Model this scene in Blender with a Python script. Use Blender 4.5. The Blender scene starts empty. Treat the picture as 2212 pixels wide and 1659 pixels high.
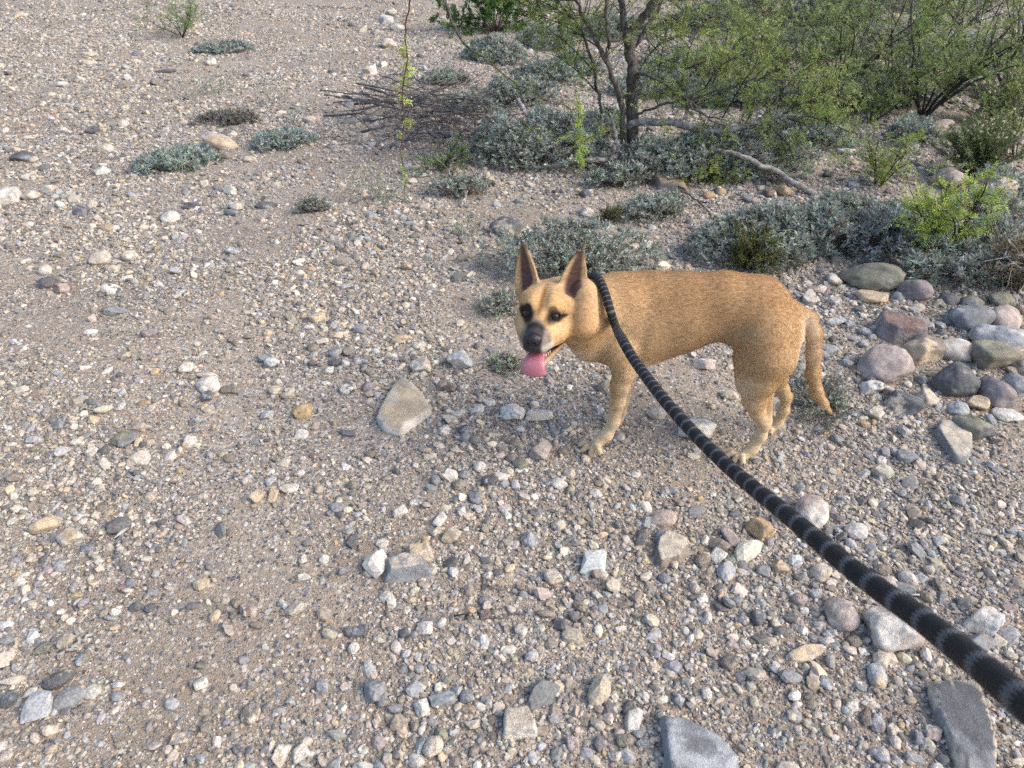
import bpy, bmesh, math, random
import numpy as np
from mathutils import Vector

# ------------------------------------------------------------------ camera, sky, sun, exposure
scene = bpy.context.scene
COL = scene.collection
CAM_H, CAM_PITCH, HFOV = 1.40, math.radians(34.0), math.radians(70.0)
cam_data = bpy.data.cameras.new('camera')
cam_data.sensor_width = 36.0
cam_data.lens = 18.0 / math.tan(HFOV / 2)
cam_data.clip_start = 0.02
cam_data.clip_end = 2000.0
cam_data.dof.use_dof = True
cam_data.dof.focus_distance = 2.05
cam_data.dof.aperture_fstop = 8.5
cam = bpy.data.objects.new('camera', cam_data)
cam.location = (0, 0, CAM_H)
cam.rotation_euler = (math.radians(90) - CAM_PITCH, 0, 0)
COL.objects.link(cam)
scene.camera = cam

SUN_EL, SUN_AZ = math.radians(40), math.radians(108)      # azimuth clockwise from +Y (north)
world = bpy.data.worlds.new('World')
scene.world = world
world.use_nodes = True
wn = world.node_tree
sky = wn.nodes.new('ShaderNodeTexSky')
sky.sky_type = 'NISHITA'
sky.sun_disc = False
sky.sun_elevation = SUN_EL
sky.sun_rotation = SUN_AZ
sky.air_density = 1.0
sky.dust_density = 3.0
sky.ozone_density = 1.0
bg = wn.nodes['Background']
bg.inputs['Strength'].default_value = 0.15
wn.links.new(sky.outputs[0], bg.inputs['Color'])

sun_data = bpy.data.lights.new('sun', 'SUN')
sun_data.energy = 1.2
sun_data.angle = math.radians(42)
sun_data.color = (1.0, 0.92, 0.80)
sun = bpy.data.objects.new('sun', sun_data)
sd = Vector((math.sin(SUN_AZ) * math.cos(SUN_EL), math.cos(SUN_AZ) * math.cos(SUN_EL), math.sin(SUN_EL)))
sun.rotation_euler = sd.to_track_quat('Z', 'Y').to_euler()
sun.location = (3, 0, 6)
COL.objects.link(sun)

scene.view_settings.view_transform = 'Standard'
scene.view_settings.look = 'None'
scene.view_settings.gamma = 1.0
scene.view_settings.use_curve_mapping = False
scene.view_settings.exposure = 1.0
scene.render.engine = 'CYCLES'
scene.cycles.use_denoising = False
scene.cycles.use_adaptive_sampling = True
scene.cycles.adaptive_threshold = 0.03
scene.cycles.max_bounces = 4
scene.cycles.diffuse_bounces = 2
scene.cycles.glossy_bounces = 2
scene.cycles.transparent_max_bounces = 6

# ------------------------------------------------------------------ helpers
rng = np.random.default_rng(7)
random.seed(7)
FPX = 1106.0 / math.tan(HFOV / 2)          # focal length for a frame 2212 units wide
_cp, _sp = math.cos(CAM_PITCH), math.sin(CAM_PITCH)


def ray(u, v):
    x, y = (u - 1106.0) / FPX, (829.5 - v) / FPX
    return np.array([x, _cp + y * _sp, -_sp + y * _cp])


def at(u, v, Y):
    """The point of the place seen at (u, v) that stands Y metres in front of the viewer."""
    d = ray(u, v)
    return np.array([0, 0, CAM_H]) + d * (Y / d[1])


def at_depth(u, v, t):
    return np.array([0, 0, CAM_H]) + ray(u, v) * t


def ground_z(x, y):
    """Gentle swells of the wash; flat where the dog stands."""
    x, y = np.asarray(x, float), np.asarray(y, float)
    r = np.hypot(x - 0.45, y - 1.75)
    k = np.clip((r - 0.5) / 1.2, 0, 1)
    s = (0.012 * np.sin(1.9 * x + 0.7) * np.cos(1.3 * y - 0.4) + 0.008 * np.sin(4.3 * x - 2.1 * y) + 0.006 * np.cos(6.1 * y + 3.3 * x)
         + 0.03 * np.sin(0.55 * x + 1.0) * np.sin(0.45 * y))
    bank = 0.10 * np.clip((x - 0.25 * (y - 3) - 0.6) / 1.5, 0, 1) * np.clip((y - 2.4) / 2.0, 0, 1)
    return k * (s + bank)


def ground(u, v):
    d = ray(u, v)
    z = 0.0
    for _ in range(12):
        t = (z - CAM_H) / d[2]
        p = d * t
        z = float(ground_z(p[0], p[1]))
    return np.array([p[0], p[1], z]), t


def new_mat(name):
    m = bpy.data.materials.new(name)
    m.use_nodes = True
    nt = m.node_tree
    return m, nt, nt.nodes['Principled BSDF']


def N(nt, t, **kw):
    n = nt.nodes.new(t)
    for k, val in kw.items():
        if k in ('operation', 'blend_type', 'data_type', 'attribute_name', 'feature', 'distance', 'noise_dimensions', 'attribute_type', 'voronoi_dimensions', 'normalize'):
            setattr(n, k, val)
        else:
            n.inputs[k].default_value = val
    return n


def L(nt, a, b):
    nt.links.new(a, b)


def math_node(nt, op, a, b=None, clamp=False):
    n = nt.nodes.new('ShaderNodeMath')
    n.operation = op
    n.use_clamp = clamp
    for i, s in enumerate((a, b)):
        if s is None:
            continue
        if isinstance(s, (int, float)):
            n.inputs[i].default_value = s
        else:
            nt.links.new(s, n.inputs[i])
    return n.outputs[0]


def mix_col(nt, fac, a, b, blend='MIX'):
    n = nt.nodes.new('ShaderNodeMix')
    n.data_type = 'RGBA'
    n.blend_type = blend
    n.clamp_factor = True
    for sock, s in ((n.inputs[0], fac), (n.inputs[6], a), (n.inputs[7], b)):
        if isinstance(s, (int, float)):
            sock.default_value = s
        elif isinstance(s, tuple):
            sock.default_value = s if len(s) == 4 else (*s, 1)
        else:
            nt.links.new(s, sock)
    return n.outputs[2]


def smooth(nt, x, lo, hi, a=0.0, b=1.0):
    n = nt.nodes.new('ShaderNodeMapRange')
    n.interpolation_type = 'SMOOTHSTEP'
    n.inputs['From Min'].default_value = lo
    n.inputs['From Max'].default_value = hi
    n.inputs['To Min'].default_value = a
    n.inputs['To Max'].default_value = b
    nt.links.new(x, n.inputs['Value'])
    return n.outputs[0]


class MB:
    """Collects vertices, triangles, quads and per-vertex colours; build() links them as one mesh object."""

    def __init__(self):
        self.v, self.t, self.q, self.c, self.n = [], [], [], [], 0
        self.extra = {}

    def add(self, v, tris=None, quads=None, col=None):
        v = np.asarray(v, np.float32).reshape(-1, 3)
        if tris is not None:
            self.t.append(np.asarray(tris, np.int64).reshape(-1, 3) + self.n)
        if quads is not None:
            self.q.append(np.asarray(quads, np.int64).reshape(-1, 4) + self.n)
        c = np.ones((len(v), 3), np.float32) * (0.5 if col is None else np.asarray(col, np.float32))
        self.v.append(v)
        self.c.append(c)
        self.n += len(v)

    def tube(self, pts, radii, sides=6, col=None, cap=True):
        pts = np.asarray(pts, float)
        radii = np.ones(len(pts)) * np.asarray(radii, float)
        tan = np.gradient(pts, axis=0)
        tan /= np.linalg.norm(tan, axis=1, keepdims=True) + 1e-12
        ref = np.array([0.3, 0.2, 1.0]) if abs(tan[0][2]) < 0.9 else np.array([1.0, 0.2, 0.1])
        nrm = np.cross(tan[0], ref)
        nrm /= np.linalg.norm(nrm)
        rings = []
        ang = np.linspace(0, 2 * np.pi, sides, endpoint=False)
        for i in range(len(pts)):
            nrm = nrm - tan[i] * (nrm @ tan[i])
            nrm /= np.linalg.norm(nrm) + 1e-12
            b = np.cross(tan[i], nrm)
            rings.append(pts[i] + radii[i] * (np.cos(ang)[:, None] * nrm + np.sin(ang)[:, None] * b))
        V = np.concatenate(rings)
        k = np.arange(sides)
        Q = []
        for i in range(len(pts) - 1):
            a = i * sides
            Q.append(np.stack([a + k, a + (k + 1) % sides, a + sides + (k + 1) % sides, a + sides + k], 1))
        T = None
        if cap:
            V = np.concatenate([V, pts[:1], pts[-1:]])
            e = (len(pts) - 1) * sides
            n0 = len(pts) * sides
            T = np.concatenate([np.stack([np.full(sides, n0), (k + 1) % sides, k], 1),
                                np.stack([np.full(sides, n0 + 1), e + k, e + (k + 1) % sides], 1)])
        self.add(V, T, np.concatenate(Q), col)

    def mesh(self, name, smooth_shade=False, attrs=None):
        V = np.concatenate(self.v)
        T = np.concatenate(self.t) if self.t else np.zeros((0, 3), np.int64)
        Q = np.concatenate(self.q) if self.q else np.zeros((0, 4), np.int64)
        return raw_mesh(name, V, T, Q, {'ca': np.concatenate(self.c), **(attrs or {})}, smooth_shade)

    def build(self, name, mat, parent=None, smooth_shade=False, attrs=None):
        return link(name, self.mesh(name, smooth_shade, attrs), mat, parent)


def raw_mesh(name, V, T, Q, attrs=None, smooth_shade=False):
    me = bpy.data.meshes.new(name)
    nt_, nq = len(T), len(Q)
    me.vertices.add(len(V))
    me.vertices.foreach_set('co', np.ascontiguousarray(V, np.float32).ravel())
    loops = np.concatenate([np.asarray(T).ravel(), np.asarray(Q).ravel()]).astype(np.int32)
    me.loops.add(len(loops))
    me.loops.foreach_set('vertex_index', loops)
    me.polygons.add(nt_ + nq)
    start = np.concatenate([np.arange(nt_) * 3, nt_ * 3 + np.arange(nq) * 4]).astype(np.int32)
    me.polygons.foreach_set('loop_start', start)
    me.update(calc_edges=True)
    me.polygons.foreach_set('use_smooth', np.full(nt_ + nq, smooth_shade, bool))
    for k, arr in (attrs or {}).items():
        arr = np.asarray(arr, np.float32)
        if arr.ndim == 2:
            a = me.attributes.new(k, 'FLOAT_COLOR', 'POINT')
            a.data.foreach_set('color', np.concatenate([arr, np.ones((len(arr), 1), np.float32)], 1).ravel())
        else:
            a = me.attributes.new(k, 'FLOAT', 'POINT')
            a.data.foreach_set('value', arr)
    return me


def link(name, me, mat, parent=None):
    o = bpy.data.objects.new(name, me)
    COL.objects.link(o)
    if mat is not None and len(me.materials) == 0:
        me.materials.append(mat)
    if parent is not None:
        o.parent = parent
    return o


def tag(o, label, cat, group=None, kind=None):
    o['label'] = label
    if cat:
        o['category'] = cat
    if group:
        o['group'] = group
    if kind:
        o['kind'] = kind
    return o


def empty(name, loc, label, cat, group=None):
    o = bpy.data.objects.new(name, None)
    o.location = loc
    o.empty_display_size = 0.05
    COL.objects.link(o)
    return tag(o, label, cat, group)


def spline(pts, n):
    """Catmull-Rom through the control points (any number of columns)."""
    P = np.asarray(pts, float)
    P = np.concatenate([2 * P[:1] - P[1:2], P, 2 * P[-1:] - P[-2:-1]])
    out = []
    segs = len(P) - 3
    for s in np.linspace(0, segs - 1e-9, n):
        i = int(s)
        t = s - i
        a, b, c, d = P[i:i + 4]
        out.append(0.5 * (2 * b + (c - a) * t + (2 * a - 5 * b + 4 * c - d) * t * t + (3 * b - a - 3 * c + d) * t ** 3))
    return np.array(out)


def unit(v):
    v = np.asarray(v, float)
    return v / (np.linalg.norm(v, axis=-1, keepdims=True) + 1e-12)


def vnoise(P, seed=0):
    """Smooth value noise in 0..1 at points P (n x 3), cell size 1."""
    i = np.floor(P).astype(np.int64)
    f = P - i
    f = f * f * (3 - 2 * f)
    out = np.zeros(len(P))
    for dx in (0, 1):
        for dy in (0, 1):
            for dz in (0, 1):
                h = ((i[:, 0] + dx) * 73856093) ^ ((i[:, 1] + dy) * 19349663) ^ ((i[:, 2] + dz) * 83492791) ^ (seed * 2654435)
                h = (h ^ (h >> 13)) * 1274126177
                r = ((h ^ (h >> 16)) & 0xFFFF) / 65535.0
                out += r * np.where(dx, f[:, 0], 1 - f[:, 0]) * np.where(dy, f[:, 1], 1 - f[:, 1]) * np.where(dz, f[:, 2], 1 - f[:, 2])
    return out
# ------------------------------------------------------------------ stone and ground materials
def stone_material():
    m, nt, b = new_mat('weathered_stone')
    tc = N(nt, 'ShaderNodeTexCoord')
    oi = N(nt, 'ShaderNodeObjectInfo')
    ca = N(nt, 'ShaderNodeAttribute', attribute_name='ca')
    cb = N(nt, 'ShaderNodeAttribute', attribute_name='cb')
    mb = N(nt, 'ShaderNodeAttribute', attribute_name='mb')
    ns = N(nt, 'ShaderNodeAttribute', attribute_name='ns')
    vm = N(nt, 'ShaderNodeVectorMath', operation='SCALE')
    L(nt, tc.outputs['Object'], vm.inputs[0])
    L(nt, ns.outputs['Fac'], vm.inputs['Scale'])
    w = math_node(nt, 'MULTIPLY', oi.outputs['Random'], 37.0)
    n1 = N(nt, 'ShaderNodeTexNoise', noise_dimensions='4D', Scale=1.0, Detail=3.0, Roughness=0.62)
    L(nt, vm.outputs[0], n1.inputs['Vector'])
    L(nt, w, n1.inputs['W'])
    s = math_node(nt, 'ADD', n1.outputs[0], mb.outputs['Fac'])
    mask = smooth(nt, s, 0.47, 0.55)
    base = mix_col(nt, mask, ca.outputs['Color'], cb.outputs['Color'])
    n2 = N(nt, 'ShaderNodeTexNoise', Scale=380.0, Detail=1.0, Roughness=0.7)
    L(nt, tc.outputs['Object'], n2.inputs['Vector'])
    n3 = N(nt, 'ShaderNodeTexNoise', noise_dimensions='4D', Scale=2.6, Detail=2.0, Roughness=0.65)
    L(nt, vm.outputs[0], n3.inputs['Vector'])
    L(nt, w, n3.inputs['W'])
    f = math_node(nt, 'ADD', smooth(nt, n2.outputs[0], 0.3, 0.7, 0.80, 1.16), smooth(nt, n3.outputs[0], 0.3, 0.7, -0.30, 0.20))
    comb = N(nt, 'ShaderNodeCombineColor')
    for i in range(3):
        L(nt, f, comb.inputs[i])
    col = mix_col(nt, 1.0, base, comb.outputs[0], 'MULTIPLY')
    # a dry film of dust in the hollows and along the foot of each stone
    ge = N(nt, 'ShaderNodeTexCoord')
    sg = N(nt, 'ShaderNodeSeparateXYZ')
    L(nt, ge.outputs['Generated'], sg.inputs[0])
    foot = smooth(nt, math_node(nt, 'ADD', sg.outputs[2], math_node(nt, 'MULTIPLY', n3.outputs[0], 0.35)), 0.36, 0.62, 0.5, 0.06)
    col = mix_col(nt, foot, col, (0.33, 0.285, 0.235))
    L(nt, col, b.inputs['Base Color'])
    b.inputs['Roughness'].default_value = 0.86
    b.inputs['Specular IOR Level'].default_value = 0.25
    bp = N(nt, 'ShaderNodeBump', Strength=0.8, Distance=0.006)
    hh = math_node(nt, 'ADD', math_node(nt, 'MULTIPLY', n2.outputs[0], 0.35), n3.outputs[0])
    L(nt, hh, bp.inputs['Height'])
    L(nt, bp.outputs[0], b.inputs['Normal'])
    return m


def gravel_material():
    m, nt, b = new_mat('loose_pebble_stone')
    tc = N(nt, 'ShaderNodeNewGeometry')
    ca = N(nt, 'ShaderNodeAttribute', attribute_name='ca', attribute_type='INSTANCER')
    n2 = N(nt, 'ShaderNodeTexNoise', Scale=170.0, Detail=2.0, Roughness=0.7)
    L(nt, tc.outputs['Position'], n2.inputs['Vector'])
    comb = N(nt, 'ShaderNodeCombineColor')
    f = smooth(nt, n2.outputs[0], 0.3, 0.7, 0.68, 1.24)
    for i in range(3):
        L(nt, f, comb.inputs[i])
    L(nt, mix_col(nt, 1.0, ca.outputs['Color'], comb.outputs[0], 'MULTIPLY'), b.inputs['Base Color'])
    b.inputs['Roughness'].default_value = 0.88
    b.inputs['Specular IOR Level'].default_value = 0.2
    return m


def ground_material():
    m, nt, b = new_mat('sandy_grit')
    tc = N(nt, 'ShaderNodeTexCoord')
    P = tc.outputs['Object']
    big = N(nt, 'ShaderNodeTexNoise', Scale=1.6, Detail=3.0, Roughness=0.6)
    L(nt, P, big.inputs['Vector'])
    fine = N(nt, 'ShaderNodeTexNoise', Scale=300.0, Detail=1.0, Roughness=0.75)
    L(nt, P, fine.inputs['Vector'])
    sand = mix_col(nt, smooth(nt, big.outputs[0], 0.35, 0.65), (0.335, 0.265, 0.195), (0.42, 0.34, 0.253))
    sand = mix_col(nt, smooth(nt, fine.outputs[0], 0.35, 0.7), sand, (0.215, 0.18, 0.15), 'MIX')
    col = sand
    height = None
    for sc, cover in ((190.0, 0.42), (85.0, 0.34)):
        vo = N(nt, 'ShaderNodeTexVoronoi', feature='F1', Scale=sc, Randomness=1.0)
        L(nt, P, vo.inputs['Vector'])
        sep = N(nt, 'ShaderNodeSeparateColor')
        L(nt, vo.outputs['Color'], sep.inputs[0])
        ramp = nt.nodes.new('ShaderNodeValToRGB')
        ramp.color_ramp.interpolation = 'CONSTANT'
        el = ramp.color_ramp.elements
        el[0].position, el[0].color = 0.0, (0.10, 0.105, 0.115, 1)
        el[1].position, el[1].color = 0.16, (0.21, 0.215, 0.23, 1)
        for p_, c_ in ((0.34, (0.27, 0.215, 0.17, 1)), (0.48, (0.44, 0.385, 0.315, 1)), (0.72, (0.50, 0.455, 0.39, 1)), (0.86, (0.36, 0.27, 0.22, 1)), (0.93, (0.55, 0.52, 0.465, 1))):
            e = el.new(p_)
            e.color = c_
        L(nt, sep.outputs[0], ramp.inputs[0])
        th = smooth(nt, big.outputs[0], 0.35, 0.65, cover + 0.2, cover - 0.35)
        pick = math_node(nt, 'GREATER_THAN', sep.outputs[1], th)
        inside = smooth(nt, vo.outputs['Distance'], 0.38, 0.55, 1.0, 0.0)
        k = math_node(nt, 'MULTIPLY', pick, inside)
        col = mix_col(nt, k, col, ramp.outputs[0])
        height = height or smooth(nt, vo.outputs['Distance'], 0.1, 0.5, 1.0, 0.0)
    L(nt, col, b.inputs['Base Color'])
    b.inputs['Roughness'].default_value = 0.95
    b.inputs['Specular IOR Level'].default_value = 0.1
    bp = N(nt, 'ShaderNodeBump', Strength=0.7, Distance=0.003)
    L(nt, height, bp.inputs['Height'])
    L(nt, bp.outputs[0], b.inputs['Normal'])
    return m


M_STONE = stone_material()
M_GROUND = ground_material()
M_GRAVEL = gravel_material()

# ------------------------------------------------------------------ the ground sheet
def graded(lo, hi, c, step, n_far):
    near = np.arange(c - 6, c + 6.001, step)
    far = 6 + (np.geomspace(1, 300, n_far) - 1) * (hi - 6) / 299
    return np.unique(np.concatenate([c - far[::-1], near, c + far]))


gx, gy = graded(-600, 600, 0.0, 0.1, 28), graded(-600, 600, 5.0, 0.1, 28)
GX, GY = np.meshgrid(gx, gy)
fade = np.clip(1 - (np.hypot(GX, GY) - 12) / 20, 0, 1)
GV = np.stack([GX, GY, ground_z(GX, GY) * fade], -1).reshape(-1, 3)
ii = (np.arange(len(gy) - 1)[:, None] * len(gx) + np.arange(len(gx) - 1)[None, :]).ravel()
gq = np.stack([ii, ii + 1, ii + len(gx) + 1, ii + len(gx)], 1)
ground_obj = link('ground', raw_mesh('ground', GV, np.zeros((0, 3), int), gq, None, True), M_GROUND)
tag(ground_obj, 'sandy desert ground with fine grit', None, kind='structure')

# ------------------------------------------------------------------ stones
PAL = {  # rock colours
    'C': (0.49, 0.43, 0.35), 'W': (0.57, 0.535, 0.48), 'G': (0.215, 0.225, 0.24), 'D': (0.105, 0.11, 0.12),
    'B': (0.235, 0.20, 0.165), 'P': (0.40, 0.335, 0.305), 'O': (0.40, 0.285, 0.165), 'R': (0.205, 0.14, 0.122),
    'V': (0.205, 0.20, 0.155), 'T': (0.49, 0.39, 0.27), 'L': (0.36, 0.37, 0.38), 'U': (0.225, 0.20, 0.205)}
COLNAME = {'C': 'cream', 'W': 'whitish', 'G': 'grey', 'D': 'dark grey', 'B': 'brown', 'P': 'pinkish', 'O': 'ochre',
           'R': 'dark red', 'V': 'olive', 'T': 'tan', 'L': 'pale grey', 'U': 'purplish grey'}


def ico(sub):
    bm = bmesh.new()
    bmesh.ops.create_icosphere(bm, subdivisions=sub, radius=1.0)
    V = np.array([v.co[:] for v in bm.verts])
    F = np.array([[v.index for v in f.verts] for f in bm.faces])
    bm.free()
    return unit(V), F


ICO = {k: ico(k) for k in (1, 2, 3, 4, 5)}


def rock_shape(seed, dirs, kind):
    """Radii for unit directions: a sphere cut by random planes, then roughened."""
    r = np.random.default_rng(seed)
    k, lo, hi, sharp, rough = {'r': (13, 0.70, 0.98, 13, 0.022), 'a': (11, 0.56, 0.92, 46, 0.020), 'f': (8, 0.52, 0.85, 40, 0.018), 's': (13, 0.66, 0.95, 16, 0.028)}[kind]
    nrm = unit(r.normal(size=(k, 3)))
    if kind == 'f':
        nrm[0], nrm[1] = unit(np.array([0.1, -0.1, 1.0])), unit(np.array([0.0, 0.1, -1.0]))
    off = r.uniform(lo, hi, k)
    if kind == 'f':
        off[0], off[1] = 0.55, 0.55
    if kind in 'as':
        q = np.linalg.qr(r.normal(size=(3, 3)) * 0.35 + np.eye(3))[0]
        box = unit(np.concatenate([q, -q]) + r.normal(size=(6, 3)) * 0.16)
        nrm = np.concatenate([box, nrm[:6]])
        lim = (0.46, 0.70) if kind == 'a' else (0.55, 0.8)
        off = np.concatenate([r.uniform(*lim, 6), r.uniform(lim[0] + 0.12, lim[1] + 0.18, 6)])
    d = np.maximum(dirs @ nrm.T, 1e-3) / off
    d = np.concatenate([d, np.ones((len(dirs), 1))], 1)
    rad = (np.sum(d ** sharp, 1)) ** (-1 / sharp)
    disp = np.zeros(len(dirs))
    for _ in range(9):
        w = r.normal(size=3) * r.uniform(2, 11)
        disp += np.sin(dirs @ w + r.uniform(0, 6.28)) / (1 + np.linalg.norm(w) * 0.16)
    fine = vnoise(dirs * 4.5, seed) * 0.6 + vnoise(dirs * 10.0, seed + 1) * 0.4 + 0.25 * vnoise(dirs * 22.0, seed + 2)
    chip = np.maximum(vnoise(dirs * 2.6, seed + 3) - 0.62, 0)
    return rad * (1 + rough * disp + 0.085 * (fine - 0.6) - 0.35 * chip)


def stone_object(seed, x, y, size, kind, ca, cb, bias, rz, sub=3, bury=0.25, name='stone', z=None, tilt=(0, 0)):
    dirs, F = ICO[sub]
    rad = rock_shape(seed, dirs, kind)
    V = dirs * rad[:, None]
    V = V / np.abs(V).max(0)
    V = V * (np.asarray(size) / 2)
    n = len(V)
    me = raw_mesh(name, V, F, np.zeros((0, 4), int), {
        'ca': np.tile(PAL[ca], (n, 1)), 'cb': np.tile(PAL[cb], (n, 1)),
        'mb': np.full(n, bias), 'ns': np.full(n, 1.7 / max(size))}, True)
    o = link(name, me, M_STONE)
    zz = float(ground_z(x, y)) if z is None else z
    o.location = (x, y, zz + size[2] * (0.5 - bury))
    o.rotation_euler = (tilt[0], tilt[1], rz)
    return o


def slab(outline, thick, top, side, label, name='stone', cat='stone', slope=0.25, sub=5, seed=0, bury=0.15, tip=(0.0, 0.0), third=None):
    """A flat-topped angular rock whose footprint follows an outline seen from the path."""
    r = np.random.default_rng(seed + 77)
    G = np.array([ground(u, v)[0] for u, v in outline])
    c = G.mean(0)
    pts = (G - c)[:, :2]
    dirs, F = ICO[sub]
    nrm, off = [], []
    for i in range(len(pts)):
        a, b = pts[i], pts[(i + 1) % len(pts)]
        e = b - a
        n2 = np.array([e[1], -e[0]])
        n2 = n2 / (np.linalg.norm(n2) + 1e-9)
        if n2 @ (a + b) < 0:
            n2 = -n2
        sl = slope * r.uniform(0.4, 1.5)
        n3 = unit(np.array([n2[0], n2[1], sl]))
        nrm.append(n3)
        off.append(max(n2 @ a, 0.004) * np.linalg.norm(n3[:2]) / 1.0 + thick * 0.35 * n3[2])
    k_side = len(nrm)
    nrm += [unit(np.array([tip[0], tip[1], 1.0])), np.array([0, 0, -1.0])]
    off += [thick * 0.5, thick * 0.5]
    nrm, off = np.array(nrm), np.array(off)
    d = np.maximum(dirs @ nrm.T, 1e-4) / off
    sharp = 42
    dm = d.max(1)
    rad = 1.0 / (dm * (np.sum((d / dm[:, None]) ** sharp, 1)) ** (1 / sharp))
    disp = np.zeros(len(dirs))
    P0 = dirs * rad[:, None]
    R_ = np.abs(pts).max()
    for _ in range(14):
        w = r.normal(size=3) * r.uniform(3, 22) / R_ * 0.5
        disp += np.sin(P0 @ w + r.uniform(0, 6.28)) / (1 + np.linalg.norm(w) * R_ * 0.3)
    V = P0 * (1 + 0.014 * disp + 0.05 * (vnoise(P0 * 9 / R_, seed) - 0.5) + 0.035 * (vnoise(P0 * 24 / R_, seed + 5) - 0.5))[:, None]
    is_top = np.argmax(d, 1) == k_side
    n = len(V)
    ca = np.where(is_top[:, None], PAL[top], PAL[side])
    o = link(name, raw_mesh(name, V, F, np.zeros((0, 4), int), {'ca': ca, 'cb': np.tile(PAL[third or top], (n, 1)), 'mb': np.full(n, -0.05 if third else -0.2), 'ns': np.full(n, 0.9 / R_)}, True), M_STONE)
    o.location = (c[0], c[1], c[2] + thick * (0.5 - bury))
    stone_spots.append((c[0], c[1], R_ * 0.8))
    return tag(o, label, cat, 'loose stones on the wash')


stone_spots = []
slab([(856, 830), (876, 826), (916, 862), (931, 898), (912, 911), (871, 942), (832, 934), (812, 913), (832, 877)], 0.034, 'T', 'W', "large flat tan slab with white rims, left of the dog's front paw", seed=1, slope=0.22, third='C')
slab([(2004, 1490), (2105, 1484), (2114, 1518), (2144, 1596), (2142, 1690), (2076, 1690), (2039, 1600), (2010, 1528)], 0.034, 'D', 'C', 'dark slate slab with cream edge in the bottom right corner', seed=2, slope=0.15, third='G')
slab([(1428, 1562), (1486, 1574), (1548, 1606), (1585, 1647), (1590, 1720), (1450, 1720), (1436, 1622)], 0.038, 'L', 'G', 'big pale blue-grey rock cut off by the bottom edge', seed=3, slope=0.3, third='G')
slab([(1440, 1157), (1482, 1175), (1486, 1192), (1466, 1216), (1426, 1225), (1417, 1202), (1422, 1175)], 0.032, 'C', 'B', 'large cream triangular stone below the leash', seed=4, slope=0.25)
slab([(2027, 920), (2060, 923), (2094, 950), (2095, 983), (2080, 1003), (2054, 1000), (2034, 963), (2019, 940)], 0.034, 'C', 'G', 'cream slab with blue-grey left side below the dark oval cobble', seed=5, slope=0.2)
slab([(1093, 1546), (1139, 1541), (1157, 1577), (1155, 1590), (1090, 1595)], 0.035, 'C', 'W', 'cream flat-topped block near the bottom edge', seed=6, slope=0.25)
slab([(884, 1192), (925, 1187), (931, 1207), (887, 1218)], 0.035, 'T', 'C', 'tan brick-shaped stone above the banded grey slab', seed=7, slope=0.25)
slab([(836, 1225), (880, 1214), (912, 1218), (924, 1243), (845, 1253)], 0.045, 'C', 'G', 'long grey and cream banded slab in the lower middle', seed=8, slope=0.5, third='G')
slab([(1403, 362), (1435, 367), (1470, 400), (1482, 418), (1425, 410), (1398, 384)], 0.06, 'O', 'B', 'rusty brown slab at the foot of the tree', seed=9, slope=0.4, third='B')
slab([(1894, 700), (1940, 704), (1990, 718), (1995, 738), (1930, 738), (1898, 724)], 0.07, 'R', 'U', 'dull maroon long rock above the pink granite boulder', 'boulder', 'boulder', seed=10, slope=0.4, third='R')

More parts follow.
